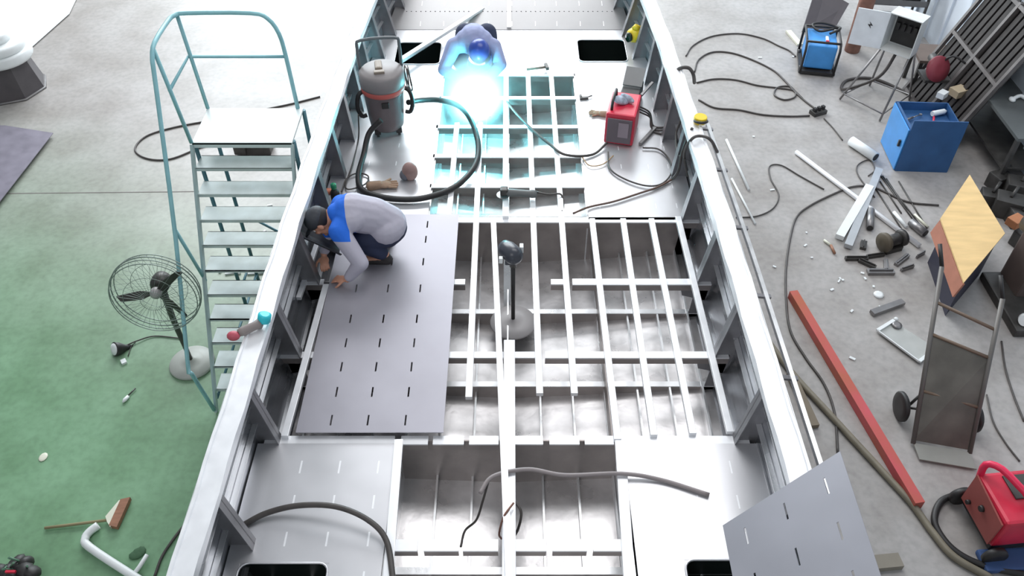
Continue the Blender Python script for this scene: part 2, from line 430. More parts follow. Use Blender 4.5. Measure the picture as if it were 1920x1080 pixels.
# plates with slots
def plate(name, xs0, xs1, y0, y1, z, th, mats, parent, slots=(), holes=(), welds=False, rise=0.0, zf=None, step=.3):
    """xs0 / xs1: number or function of y (plate edge following the hull)"""
    f0 = xs0 if callable(xs0) else (lambda y: xs0); f1 = xs1 if callable(xs1) else (lambda y: xs1)
    mid0, mid1 = f0((y0+y1)/2), f1((y0+y1)/2)
    cuts = list(slots)+list(holes)
    xsb = sorted({round(v, 4) for c in cuts for v in c[:2]} | {-99.0, 99.0})
    ysb = {round(v, 4) for c in cuts for v in c[2:]} | {y0, y1}
    k = 1
    while y0+k*step < y1: ysb.add(round(y0+k*step, 4)); k += 1
    ysb = sorted(ysb)
    mb = MB()
    def xv(v, y): return f0(y) if v == -99 else f1(y) if v == 99 else v
    V = [[mb.bm.verts.new((xv(x, y), y, z+(rise*(y-y0) if not zf else zf(y)))) for x in xsb] for y in ysb]
    for j in range(len(ysb)-1):
        for i in range(len(xsb)-1):
            cx = (xsb[i]+xsb[i+1])/2; cy = (ysb[j]+ysb[j+1])/2
            if xsb[i] == -99: cx = xsb[i+1]-1e-3
            if xsb[i+1] == 99: cx = xsb[i]+1e-3
            if xsb[i] == -99 and xsb[i+1] == 99: cx = 0
            inh = any(a < cx < b and c < cy < d for a, b, c, d in holes)
            ins = any(a < cx < b and c < cy < d for a, b, c, d in slots)
            if inh or (ins and not welds): continue
            mb.mi = 1 if ins else 0
            mb.face((V[j][i], V[j][i+1], V[j+1][i+1], V[j+1][i]))
    mb.mi = 0
    o = obj(name, mb, mats, parent)
    for p in o.data.polygons: pass
    sm = o.modifiers.new('thickness', 'SOLIDIFY'); sm.thickness = th; sm.offset = -1
    return o
def slotgrid(xs, ys, w_=.009, l=.105): return [(x-w_/2, x+w_/2, y-l/2, y+l/2) for x in xs for y in ys]
LE = lambda y: CX-dhw(y)-.02
RE = lambda y: CX+dhw(y)+.02
PM = [ALU_DECK, WELD]
# upper side decks + foredeck
plate('deck_plate', LE, OX0-.005, YB2, YO, DZ, .006, PM, boat, slotgrid((-1.38, -1.12, -.9), [YB2+.25+.3*i for i in range(8)], .008, .07), welds=True)
plate('deck_plate', OX1+.005, RE, YB2, YO, DZ, .006, PM, boat, slotgrid((.8, 1.05, 1.31, 1.5), [YB2+.2+.3*i for i in range(8)], .008, .07), welds=True)
YG = Yd(56)
h1 = (X(738, 121), X(824, 121), Yd(121), Yd(80)); h2 = (X(1086, 116), X(1178, 116), Yd(116), Yd(75))
plate('deck_plate', LE, RE, YO, YG, DZ, .006, PM, boat, slotgrid((-.6, -.32, .02, .3, .6), (YO+.25, YO+.75), .008, .08), holes=(h1, h2), welds=True)
plate('deck_plate', LE, RE, YG, 10.7, DZ, .006, [ALU_FORE_DIM, WELD], boat, slotgrid((-1.1, -.82, -.54, -.28, 0, .28, .54, .82, 1.1), (YG+.1, YG+.45), .008, .08), welds=True, rise=.25)  # slope and darker colour stand in for a dim reflection
mb = MB(); f_ = lambda y: DZ+.25*(y-YG)+.012
mb.bar((CX, YG+.02, f_(YG+.02)), (CX, 10.6, f_(10.6)), .05, .02); obj('centre_seam', mb, ALU_BAR, boat)
# row of rivets across the foredeck
mb = MB(); y = P(960, 10, 1.86).y
for i in range(44): mb.ell((-1.28+i*.058, y, DZ+.25*(y-YG)+.004), (.009, .009, .006), n=6)
obj('rivet_row', mb, DKMET, boat)['kind'] = 'stuff'
# hatch rims (rounded corners) and near-black boxes added as the shade inside
def hatch(h, nm='hatch_rim'):
    x0, x1, y0, y1 = h; mb = MB(); r = .06
    pts = []
    for cx, cy, a in ((x1-r, y1-r, 0), (x0+r, y1-r, 90), (x0+r, y0+r, 180), (x1-r, y0+r, 270)):
        for k in range(5): t = R(a+k*22.5); pts.append((cx+r*math.cos(t), cy+r*math.sin(t), DZ+.002))
    pts.append(pts[0])
    mb.tube(pts, .008, 6, cap=False)
    for cx, cy, sx, sy in ((x1, y1, -1, -1), (x0, y1, 1, -1), (x0, y0, 1, 1), (x1, y0, -1, 1)):
        poly = [(cx, cy, DZ-.003)]
        c2 = (cx+sx*r, cy+sy*r)
        for k in range(6):
            t = k/5*PI/2
            poly.append((c2[0]-sx*r*math.cos(t), c2[1]-sy*r*math.sin(t), DZ-.003))
        mb.prism(poly, (0, 0, .003))
    obj(nm, mb, ALU_DECK, boat)
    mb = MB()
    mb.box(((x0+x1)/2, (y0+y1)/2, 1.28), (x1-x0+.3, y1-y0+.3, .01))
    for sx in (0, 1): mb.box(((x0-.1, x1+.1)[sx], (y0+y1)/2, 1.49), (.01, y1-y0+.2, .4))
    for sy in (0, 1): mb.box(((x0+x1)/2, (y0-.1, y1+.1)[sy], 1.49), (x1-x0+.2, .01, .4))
    obj('hatch_shade_box', mb, mat('hatch_shade', (.012, .022, .02), .5), boat)  # shade below the hatch painted as a near-black box
hatch(h1); hatch(h2)
# lower (aft) side decks
h3 = (X(450, 1056), X(617, 1056), Yd(1240), Yd(1056)); h4 = (X(1283, 1050), X(1480, 1050), Yd(1240), Yd(1050))
plate('deck_plate', LE, CX-.76, .65, YB1-.03, DZ+.002, .006, PM, boat,
      slotgrid((-1.42, -1.16, -.9), [YB1-.22-.265*i for i in range(6)], .012, .1), holes=(h3,), welds=True)
plate('deck_plate', CX+.80, RE, .65, YB1-.03, DZ+.002, .006, PM, boat,
      slotgrid((.96, 1.21, 1.47), [YB1-.22-.265*i for i in range(6)], .011, .1), holes=(h4,), welds=True)
hatch(h3); hatch(h4)
# side ribs
RY = [YBL-.85, YBL, YB1, YF1, YF2, YB2, Yd(330), Yd(262), Yd(205), Yd(155), Yd(108), Yd(66), Yd(28)]
for y in RY:
    for s in (-1, 1):
        mb = MB(); a = dhw(y)+.02; b = ghw(y)-.10; wr = .085
        # web plate standing off the hull side, wider at the foot
        mb.prism([(CX+s*(a+.01), y, DZ+.0), (CX+s*(a-.15), y, DZ), (CX+s*(b-.035), y, GZ-.06), (CX+s*(b+.05), y, GZ-.06)], (0, .008, 0))
        mb.prism([(CX+s*(a-.02), y, 1.24), (CX+s*(a-.16), y, 1.26), (CX+s*(a-.13), y, DZ), (CX+s*(a+.01), y, DZ)], (0, .008, 0))
        # inboard flange
        for p, q in (((a-.15, DZ), (b-.035, GZ-.06)),):
            mb.prism([(CX+s*p[0], y-wr/2, p[1]), (CX+s*p[0], y+wr/2, p[1]), (CX+s*q[0], y+wr/2, q[1]), (CX+s*q[0], y-wr/2, q[1])], (s*.008, 0, .002))
        obj('side_rib', mb, RIBM, boat)
# brackets joining open beams to the sides
for y in (YF1, YF2):
    for s in (-1, 1):
        mb = MB(); e = dhw(y)
        mb.prism([(CX+s*e, y, DZ-.005), (CX+s*(e-.26), y, DZ-.005), (CX+s*(e-.22), y, DZ-.16), (CX+s*(e-.02), y, DZ-.22)], (0, .008, 0))
        obj('beam_bracket', mb, RIBM, boat)
# keel blocks
blk = None
for i, (y, l) in enumerate(((1.6, 'timber keel block under the stern of the boat'), (5.2, 'timber keel block under the middle of the boat'), (8.9, 'timber keel block under the bow of the boat'))):
    mb = MB()
    for k in range(5): mb.box((CX, y+(0 if k % 2 else .01), .1+k*.2), ((1.5, .4)[k % 2], (.3, .34)[k % 2], .2), bev=.008)
    mb.box((CX, y, 1.02), (.5, .3, .05))
    tag(obj('keel_block', mb, WOODR), l, 'block', 'timber blocks carrying the hull')

# ---- loose plates
xs = [X(623, 795), X(692, 792), X(762, 790)]
ys = [Yd(v) for v in (795, 742, 695, 650, 605, 548, 498, 456, 428)]
pl = plate('deck_sheet', X(557, 816)+.0, X(832, 818), Yd(818), Yd(409), DZ+.045, .006, [ALU_PLATE, WELD], None, slotgrid(xs, ys, .012, .09))
tag(pl, 'slotted grey aluminium sheet the crouching worker is fitting on the framing', 'metal sheet')

# sheet leaning out over the starboard gunwale
def sheet_from(A, B, C_, th, nx, ny, name, m):
    A, B, C_ = Vector(A), Vector(B), Vector(C_); u = B-A; v = C_-A; n = u.cross(v).normalized()
    lu, lv = u.length, v.length; u.normalize(); v.normalize()
    mb = MB(); xs = {0.0, lu}; ys = {0.0, lv}; sl = []
    for i in range(nx):
        for j in range(ny):
            cx = lu*(i+.5)/nx; cy = .14+j*.27
            if cy > lv-.1: continue
            sl.append((cx-.006, cx+.006, cy-.05, cy+.05))
    for a, b, c, d in sl: xs |= {a, b}; ys |= {c, d}
    xs = sorted(xs); ys = sorted(ys)
    V = [[mb.bm.verts.new(A+u*x+v*y) for x in xs] for y in ys]
    for j in range(len(ys)-1):
        for i in range(len(xs)-1):
            cx = (xs[i]+xs[i+1])/2; cy = (ys[j]+ys[j+1])/2
            if any(a < cx < b and c < cy < d for a, b, c, d in sl): continue
            mb.face((V[j][i], V[j][i+1], V[j+1][i+1], V[j+1][i]))
    o = obj(name, mb, m); md = o.modifiers.new('thickness', 'SOLIDIFY'); md.thickness = th
    return o
A_ = P(1355, 985, 1.74+.42); B_ = P(1575, 846, 2.62); C0 = P(1386, 1090, 2.15)
dirv = (P(1660, 1105, 2.62)-B_).normalized()
o = sheet_from(A_, B_, A_+dirv*1.25, .005, 3, 6, 'aluminium_sheet', mat('aluminium_sheet', (.40, .40, .44), .45, .6, .08, 2))
tag(o, 'slotted aluminium sheet tilted over the right gunwale in the near corner', 'metal sheet')

# ---- bars lying in the boat
mb = MB(); mb.bar(P(925, 412, DZ+.06), P(955, 1085, DZ+.06), .045, .03); tag(obj('aluminium_bar', mb, ALU_BAR), 'loose aluminium bar lying slightly skewed along the middle of the framing', 'bar')
mb = MB(); mb.bar(P(752, 112, DZ+.12), P(905, 15, DZ+.09), .06, .03, bev=.004)
mb.bar(P(752, 112, DZ+.12)+Vector((.0, 0, -.02)), P(905, 15, DZ+.09)+Vector((0, 0, -.02)), .01, .05); tag(obj('aluminium_bar', mb, ALU_BAR), 'long aluminium angle bar laid diagonally across the foredeck over the left hatch', 'bar')
A = P(951, 575, zb(0)+.07); B = P(951, 478, 1.62)
mb = MB(); mb.bar(A, B, .06, .03); tag(obj('aluminium_bar', mb, ALU), 'short aluminium bar propped upright just left of the pedestal stand', 'bar')

# ================================================================== PEDESTAL STAND IN THE OPENING
bp = P(962, 612, 0); bz = 1.34; bp = P(962, 606, bz)
t = thing('pedestal_stand', 'pedestal stand with round grey base, black pole and black motor head', 'stand', bp)
mb = MB(); mb.lathe((0, 0, 0), [(.19, 0), (.195, .008), (.19, .022), (.10, .035), (.03, .05), (.02, .06)], n=40); obj('base', mb, GREY, t, local=True)
mb = MB(); mb.tube([(0, 0, .03), (0, 0, .70)], .017, 12); obj('pole', mb, BLACK, t, local=True)
mb = MB(); mb.tube([(0, 0, .66), (0, 0, .73)], .03, 12); obj('clamp', mb, DKMET, t, local=True)
mb = MB()
ax = Vector((.45, -.75, .15)).normalized(); c0 = Vector((-.02, .0, .80))
mb.lathe(c0-ax*.10, [(.03, -.01), (.062, .0), (.075, .05), (.075, .15), (.06, .19), (.03, .21)], ax, 24); 
mb.box(c0+Vector((0, 0, -.05)), (.09, .10, .08), bev=.01)
obj('motor_head', mb, mat('motor_black', (.05, .055, .07), .3), t, local=True)
mb = MB(); mb.box(c0+Vector((-.075, -.06, -.02)), (.03, .035, .05), bev=.004); obj('bracket', mb, WHITE, t, local=True)
mb = MB(); mb.box(c0+Vector((.085, .03, .02)), (.03, .05, .06), bev=.004); obj('bracket', mb, WHITE, t, local=True)

# ================================================================== CABLES
def cable(name, label, cat, pts, r=.008, m=CABLE, sub=8, group=None):
    pts = [P(*p) if len(p) == 3 and p[0] > 40 or len(p) == 3 and abs(p[0]) > 40 else Vector(p) for p in pts]
    mb = MB(); mb.tube(pts, r, 8, sub=sub); return tag(obj(name, mb, m), label, cat, group)
z0 = .012
def fl(*pp, z=z0): return [(x, y, z) for x, y in pp]
cable('power_cable', 'black cable making a wide loop on the floor left of the stepladder', 'cable', fl((600, 181), (540, 196), (470, 210), (400, 225), (330, 238), (275, 255), (253, 280), (275, 297), (320, 298), (380, 275), (430, 262)), .012)
cable('power_cable', 'topmost black cable arching over the floor right of the boat', 'cable', fl((1286, 105), (1300, 85), (1335, 68), (1385, 63), (1430, 72), (1460, 86), (1480, 95), (1492, 106)), .011)
cable('power_cable', 'black cable looping from the gunwale down to the socket block, second from the top', 'cable', fl((1302, 135), (1310, 112), (1335, 98), (1370, 99), (1410, 112), (1450, 132), (1472, 152), (1490, 172), (1510, 190), (1530, 205)), .013)
cable('power_cable', 'black cable with a small coil lying between gunwale and socket block', 'cable', fl((1306, 155), (1340, 148), (1380, 150), (1420, 160), (1460, 165), (1488, 170), (1490, 182), (1470, 187), (1452, 178), (1458, 164), (1480, 162), (1492, 172), (1505, 185)), .012)
cable('power_cable', 'lowest black cable running from gunwale to the socket block', 'cable', fl((1310, 187), (1340, 202), (1385, 206), (1430, 215), (1480, 218), (1518, 217)), .013)
cable('power_cable', 'thin grey cable trailing down from the socket block to the white roll', 'cable', fl((1545, 222), (1562, 240), (1580, 263)), .008)
cable('power_cable', 'thin brown cable in an S curve on the floor beside the blue cabinet', 'cable', fl((1760, 385), (1700, 378), (1640, 352), (1600, 350), (1560, 365), (1520, 385), (1495, 405), (1483, 440), (1474, 500), (1474, 560), (1482, 620), (1510, 670), (1545, 720), (1565, 775), (1571, 850)), .013)
cable('power_cable', 'thin dark cable curling by the right gunwale near the long tube', 'cable', fl((1545, 355), (1500, 330), (1465, 310), (1443, 312), (1445, 335), (1460, 365), (1450, 390), (1420, 405), (1380, 408)), .009)
cable('power_cable', 'thin dark cable hanging in a long curve at the far right behind the hand truck', 'cable', fl((1878, 640), (1885, 690), (1900, 740), (1920, 790)), .010)
cable('power_cable', 'thin black cable on the floor to the right of the hand truck', 'cable', fl((1850, 740), (1862, 790), (1885, 830), (1912, 865)), .008)
cable('power_cable', 'brown cable lying through the rod bundle below the blue cabinet', 'cable', fl((1640, 370), (1610, 330), (1608, 310), (1630, 300), (1640, 318), (1628, 330)), .008)
cable('air_hose', 'thick beige hose sweeping along the floor beside the right gunwale', 'hose', fl((1440, 640), (1490, 705), (1545, 765), (1600, 825), (1660, 890), (1710, 945), (1750, 1000), (1790, 1045), (1860, 1085), z=.03), .032, HOSEB)
cable('power_cable', 'black cable coming out from under the hull at the lower left', 'cable', fl((345, 985), (322, 1015), (303, 1045), (290, 1080)), .012)
# on the boat
dz = DZ+.02
cable('welding_hose', 'thick dark hose arching over the near left deck plate', 'hose', [(455, 985, dz), (500, 962, dz+.02), (560, 948, dz+.06), (630, 950, dz+.09), (690, 975, dz+.07), (725, 1015, dz+.03), (738, 1095, dz+.01)], .019, CABLE)
cable('welding_hose', 'grey hose lying across the near framing from centre to right deck plate', 'hose', [(900, 925, DZ+.03), (925, 893, DZ+.05), (990, 880, DZ+.045), (1060, 891, DZ+.04), (1165, 888, DZ+.045), (1240, 900, dz), (1330, 928, dz)], .015, mat('grey_hose', (.32, .28, .28), .5))
cable('power_cable', 'thin black cable hanging into the near opening left of centre', 'cable', [(915, 905, 1.74), (905, 940, 1.6), (893, 975, 1.45), (872, 995, 1.35), (864, 1025, 1.4)], .008)
cable('power_cable', 'thin black cable looping beside the near centre beam', 'cable', [(965, 940, 1.72), (977, 960, 1.7), (972, 990, 1.6), (960, 1012, 1.5)], .009)
cable('power_cable', 'thin red cable crossing the near centre beam', 'cable', [(963, 943, 1.77), (945, 968, 1.77), (936, 1000, 1.6), (940, 1010, 1.5)], .007, RUST)
cable('vacuum_hose', 'thick black vacuum hose coiling from the grey vacuum across the framing', 'hose',
      [(715, 225, DZ+.32), (692, 250, DZ+.2), (682, 290, dz+.05), (672, 330, dz+.02), (682, 358, dz+.02), (730, 372, dz+.02), (790, 372, dz+.02), (850, 352, DZ+.06), (888, 315, DZ+.06), (897, 275, DZ+.07), (885, 230, DZ+.09), (862, 200, DZ+.12), (825, 188, DZ+.16), (790, 188, DZ+.22), (765, 192, DZ+.30)], .028, BLACK)
cable('power_cable', 'thin dark cable running from the vacuum to the coil near the worker', 'cable', [(672, 215, DZ+.3), (672, 260, dz), (660, 310, dz), (648, 345, dz), (655, 355, dz), (685, 345, dz), (690, 330, dz), (670, 325, dz), (650, 335, dz), (640, 360, dz)], .007)
cable('power_cable', 'dark torch cable running from the welder diagonally across the far framing', 'cable', [(950, 190, DZ+.06), (970, 215, DZ+.05), (1000, 245, DZ+.05), (1030, 270, DZ+.05), (1060, 290, DZ+.05), (1110, 290, dz), (1138, 268, dz+.02)], .013)
cable('power_cable', 'thin cable looping over the right deck from the red welder', 'cable', [(1140, 285, dz), (1143, 315, dz), (1170, 335, dz), (1210, 348, dz), (1240, 345, dz), (1258, 325, dz), (1255, 300, dz), (1235, 280, dz), (1205, 277, dz)], .008)
cable('power_cable', 'brown cable stretched over the right deck toward the opening', 'cable', [(1262, 335, dz), (1235, 350, dz), (1200, 362, dz), (1150, 378, dz), (1105, 388, dz), (1075, 400, DZ+.06)], .010, mat('brown_cable', (.16, .10, .08), .5))
cable('power_cable', 'pale tan cable in a shallow wave below the red welder', 'cable', [(1090, 292, dz), (1105, 310, dz), (1130, 308, dz), (1150, 292, dz)], .006, mat('tan_cable', (.45, .30, .16), .5))
for i, (a, b) in enumerate((((1195, 198), (1225, 236)), ((1198, 204), (1222, 240)), ((1200, 210), (1224, 245)))):
    cable('power_cable', ('uppermost', 'middle', 'lowest')[i]+' of the black leads bunched between the red welder and the hull side', 'cable', [(*a, DZ+.22), ((a[0]+b[0])/2+8, (a[1]+b[1])/2-6, DZ+.12), (*b, dz), (b[0]+22, b[1]+2+i*2, dz), (b[0]+35, b[1]-8+i*3, dz+.08)], .009, CABLE, group='leads behind the red welder')
# cables over the right gunwale
gz = GZ+.015
cable('power_cable', 'black cable bent over the right gunwale at the far end', 'cable', [(1262, 145, 2.05), (1268, 133, 2.25), (1278, 127, gz+.02), (1292, 128, gz+.02), (1300, 140, 2.26), (1302, 155, 2.0)], .018, CABLE)
cable('power_cable', 'black cable hooked over the right gunwale beside the yellow tape roll', 'cable', [(1290, 330, 1.80), (1283, 290, 2.1), (1296, 262, gz+.01), (1312, 255, gz+.015), (1332, 262, gz), (1345, 285, 2.1)], .014, CABLE)
cable('power_cable', 'bundle cable hanging down the right hull side inside the boat', 'cable', [(1298, 240, gz), (1288, 262, 2.2), (1278, 290, 2.05), (1272, 320, 1.9), (1262, 335, 1.76)], .014, CABLE)
cable('power_cable', 'dark cable draped along the right hull side above the leads', 'cable', [(1262, 180, 2.1), (1272, 200, 2.1), (1276, 225, 2.1), (1268, 250, 2.0), (1270, 285, 1.95), (1285, 300, 2.05)], .010, CABLE)

c = P(1312, 229, GZ+.0)
t = thing('tape_roll', 'yellow tape roll with black wrap sitting on the right gunwale', 'tape', c)
mb = MB(); mb.lathe((0, 0, 0), [(.055, 0), (.06, .01), (.06, .05), (.055, .06)], n=24); obj('roll', mb, YELL, t, local=True)
mb = MB(); mb.ring((.0, -.03, .03), .055, .012, (0, .3, 1)); obj('wrap', mb, BLACK, t, local=True)

# ================================================================== STEPLADDER
LX0, LX1 = -2.84, -1.95
t = thing('platform_stepladder', 'tall grey platform stepladder with teal handrail beside the boat', 'stepladder', (-2.4, 6, 0))
top_z, fy, by, y_bot = 2.23, 6.2, 6.76, 4.92
def ly(z): return fy-(top_z-z)*(fy-y_bot)/top_z
mb = MB(); mb.box(((LX0+LX1)/2, (fy+by)/2, top_z-.012), (LX1-LX0, by-fy, .025), bev=.004); mb.box(((LX0+LX1)/2, fy+.006, top_z-.03), (LX1-LX0, .012, .05)); obj('platform', mb, mat('platform_paint', (.80, .88, .88), .45, .1, .1, 5), t)
for i in range(1, 11):
    z = top_z-.203*i; y = ly(z); mb = MB()
    mb.box(((LX0+LX1)/2, y+.11, z-.005), (LX1-LX0-.02, .2, .012)); mb.box(((LX0+LX1)/2, y+.014, z-.014), (LX1-LX0-.02, .008, .03)); mb.box(((LX0+LX1)/2, y+.206, z-.014), (LX1-LX0-.02, .008, .03))
    obj('tread', mb, TREAD, t)
for x in (LX0, LX1):
    mb = MB(); mb.bar((x, fy, top_z-.02), (x, y_bot, 0.02), .022, .055); obj('side_rail', mb, mat('rail_grey_green', (.42, .54, .54), .45, .1, .15), t)
    for y in (fy+.06, by):
        mb = MB(); mb.tube([(x, y, top_z-.02), (x, y, 0.01)], .02, 8); obj('leg', mb, TEAL_DK, t)
    mb = MB(); mb.tube([(x, fy, .35), (x, by, .35)], .014, 8); mb.tube([(x, y_bot+.1, .1), (x, by, .1)], .014, 8); obj('brace', mb, TEAL_DK, t)
# braces across the back
mb = MB(); mb.tube([(LX0, by, 1.0), (LX1, by, .3)], .014, 8); obj('brace', mb, TEAL_DK, t)
# handrail
xl = -2.90; hz = 3.17
mb = MB(); mb.tube([(-2.0, by, top_z), (-2.01, by, 2.75), (-2.03, by, 2.98), (-2.10, by, 3.12), (-2.24, by, hz), (-2.78, by, hz), (-2.87, by-.04, hz), (xl, by-.14, hz), (xl, 6.25, hz), (xl, 6.12, 3.10), (xl, 6.02, 2.90), (xl, 5.45, 1.74), (xl, 4.88, .78), (xl+.02, 4.84, .68), (LX0-.01, y_bot-.01, .06)], .019, 10, sub=3); obj('handrail', mb, TEAL, t)
mb = MB(); mb.tube([(LX0, fy, top_z), (xl, 6.19, hz-.03)], .018, 8); obj('post', mb, TEAL, t)
mb = MB(); mb.tube([(LX0, by, top_z), (xl+.03, by, hz-.01)], .018, 8); obj('post', mb, TEAL, t)
mb = MB(); mb.tube([(-2.01, by, 2.76), (-2.88, by, 2.76), (xl+.02, 6.19, 2.76)], .015, 8); obj('mid_rail', mb, TEAL, t)
mb = MB(); mb.tube([(xl, 5.5, 1.82), (LX0, ly(1.12)+.03, 1.12)], .016, 8); obj('brace', mb, TEAL, t)
# black box under the platform
mb = MB(); mb.box(P(480, 272, .08), (.42, .25, .16), bev=.02); mb.box(P(452, 275, .1), (.16, .2, .14), bev=.02); tag(obj('tool_case', mb, DKMET), 'low dark tool case on the floor behind the stepladder', 'case')

# ================================================================== PEDESTAL FAN
fb = P(361, 682, 0)
t = thing('pedestal_fan', 'large pedestal fan with round wire cage beside the stepladder', 'fan', fb)
hz_ = 1.40; hx = P(293, 548, hz_)-fb; hx.z = hz_
mb = MB(); mb.lathe((0, 0, 0), [(.22, 0), (.225, .015), (.215, .035), (.12, .05), (.045, .07), (.03, .09)], n=40); obj('base', mb, mat('fan_base_grey', (.45, .47, .43), .45), t, local=True)
mb = MB(); mb.tube([(0, 0, .05), (hx.x*.55, hx.y*.6+.06, hz_*.6), (hx.x, hx.y+.12, hz_)], [.022, .03, .035], 10, sub=4); obj('pole', mb, DKMET, t, local=True)
c = Vector((hx.x, hx.y, hz_)); ax = Vector((.05, -1, .12)).normalized()
mb = MB(); mb.lathe(c-ax*.22, [(.03, 0), (.075, .01), (.085, .06), (.08, .13), (.04, .15)], ax, 24); obj('motor', mb, DKMET, t, local=True)
mb = MB(); mb.lathe(c-ax*.02, [(.045, 0), (.05, .02), (.045, .06), (.01, .075)], ax, 20); obj('hub', mb, GREY, t, local=True)
ux = ax.cross(Vector((0, 0, 1))).normalized(); uz = ux.cross(ax).normalized()
for a in (186, 38, -56):
    d = ux*math.cos(R(a))*1+uz*math.sin(R(a)); e = ax.cross(d); mb = MB()
    f = -ux*math.cos(R(a))+uz*math.sin(R(a)); d = f; e = ax.cross(d)
    mb.prism([c+d*.04+e*.02, c+d*.14+e*.05+ax*.01, c+d*.32+e*.04+ax*.02, c+d*.35-e*.01, c+d*.14-e*.03-ax*.01, c+d*.04-e*.015], ax*.006)
    obj('blade', mb, DKMET, t, local=True)
mb = MB(); RC = .375
for rr, off in ((RC, 0), (RC, .045), (RC*.97, .085), (RC*.97, -.05)): mb.ring(c+ax*off, rr, .0045 if off else .006, ax, 56, 6)
for rr, off in ((.24, .12), (.1, .125), (.24, -.09)): mb.ring(c+ax*off, rr, .0022, ax, 48, 5)
for k in range(36):
    a = 2*PI*k/36; d = ux*math.cos(a)+uz*math.sin(a)
    mb.tube([c+d*.07+ax*.125, c+d*.24+ax*.12, c+d*RC*.9+ax*.1, c+d*RC*.985+ax*.05, c+d*RC, c+d*RC*.98-ax*.04, c+d*.24-ax*.09, c+d*.08-ax*.09], .0014, 4, cap=False)
obj('cage', mb, mat('cage_wire', (.30, .36, .33), .4, .5), t, local=True)

# ================================================================== LEFT FLOOR ITEMS
lp = P(212, 668, 0)
t = thing('work_lamp', 'small black work lamp with white lens lying on the green floor', 'lamp', lp)
ax = Vector((-.55, -.55, .45)).normalized()
mb = MB(); mb.lathe((.06, .06, .05), [(.025, -.14), (.035, -.06), (.065, 0), (.075, .05), (.07, .055)], ax, 20); obj('housing', mb, BLACK, t, local=True)
mb = MB(); mb.lathe((.06, .06, .05), [(.062, .045), (.062, .06), (.02, .064)], ax, 20); obj('lens', mb, WHITE, t, local=True)
mb = MB(); mb.tube([(.10, .12, .03), (.2, .2, .02), (.35, .27, .01), (.62, .24, .01)], .007, 6, sub=6); obj('cord', mb, CABLE, t, local=True)
mb = MB(); mb.box(P(232, 678, .012), (.05, .06, .024), Euler((0, 0, .6))); tag(obj('offcut', mb, WHITE), 'tiny white offcut next to the small black work lamp', 'scrap')
mb = MB(); mb.tube([P(240, 668, .01), P(246, 650, .01), P(254, 642, .01)], .005, 6, sub=4); tag(obj('wire', mb, DKMET), 'short curved dark wire right of the small work lamp', 'wire')
t = thing('paint_brush', 'tiny brush with white tip lying alone on the green floor', 'brush', P(240, 742, 0))
mb = MB(); mb.lathe(P(234, 750, .018), [(.008, -.03), (.02, 0), (.016, .05)], P(255, 727, .02)-P(234, 750, .02), 12); obj('bristles', mb, WHITE, t)
mb = MB(); mb.tube([P(238, 744, .016), P(254, 728, .016)], .007, 8); obj('handle', mb, DKMET, t)
mb = MB(); mb.ell(P(81, 857, .005), (.04, .05, .008), n=10); tag(obj('paper_scrap', mb, CREAM), 'small pale crumpled scrap alone on the green floor', 'scrap')

t = thing('push_broom', 'broom with brown bristles and pale head on the green floor', 'broom', P(210, 970, 0))
a, b = P(203, 975, .03), P(84, 990, .02)
mb = MB(); mb.tube([a, b], .013, 8); obj('handle', mb, mat('old_wood', (.30, .26, .14), .7), t)
q = [P(203, 974, .02), P(226, 942, .02), P(205, 990, .02)]
mb = MB(); mb.prism([P(200, 972, .02), P(226, 941, .02), P(230, 946, .02), P(209, 992, .02), P(203, 982, .02)], (0, 0, .035)); obj('broom_head', mb, CREAM, t)
mb = MB(); mb.prism([P(229, 941, .012), P(247, 937, .012), P(222, 993, .012), P(207, 990, .012)], (0, 0, .045)); obj('bristles', mb, WOODR, t)
mb = MB(); mb.tube([P(184, 985, .10), P(160, 1008, .03), P(163, 1024, .03), P(250, 1082, .03), P(310, 1120, .03)], .034, 12); 
t2 = thing('bent_pipe', 'white bent pipe frame lying at the bottom of the green floor', 'pipe', P(200, 1040, 0))
mb2 = MB(); mb2.tube([P(184, 985, .05), P(168, 997, .04), P(160, 1010, .035), P(168, 1026, .035), P(250, 1080, .035), P(330, 1130, .035)], .034, 12, sub=4); obj('tube', mb2, WHITE, t2)
mb.bm.free()
mb = MB(); mb.tube([P(276, 1040, .05), P(262, 1062, .03), P(250, 1078, .03)], .018, 10); obj('end_tube', mb, WHITE, t2)
mb = MB()
random.seed(3)
t = thing('rag', 'small dark green rag beside the white bent pipe', 'rag', P(262, 1040, 0))
for k in range(5): mb.ell(P(262+random.uniform(-10, 10), 1038+random.uniform(-5, 5), .01), (.05, .04, .012), Euler((0, 0, k)), n=8)
obj('cloth', mb, mat('green_rag', (.06, .14, .07), .8), t)
# dark heap in the corner
t = thing('tool_bag', 'dark bag stuffed with tools at the bottom left corner', 'bag', P(20, 1075, 0))
mb = MB()
for k in range(16): mb.ell(P(random.uniform(-20, 60), random.uniform(1052, 1095), random.uniform(.03, .14)), (random.uniform(.05, .11), random.uniform(.04, .09), random.uniform(.04, .07)), Euler((random.random(), 0, random.random()*3)), n=9)
obj('bag_body', mb, BLACK, t)
mb = MB()
for k in range(6):
    a = P(random.uniform(-5, 60), random.uniform(1050, 1075), .1); mb.tube([a, a+Vector((random.uniform(-.12, .12), random.uniform(-.1, .1), .12))], .009, 6)
obj('tool_handles', mb, mat('green_handle', (.10, .22, .14), .5), t)
mb = MB(); mb.box(P(20, 1072, .2), (.08, .02, .02)); obj('red_tag', mb, RED, t)

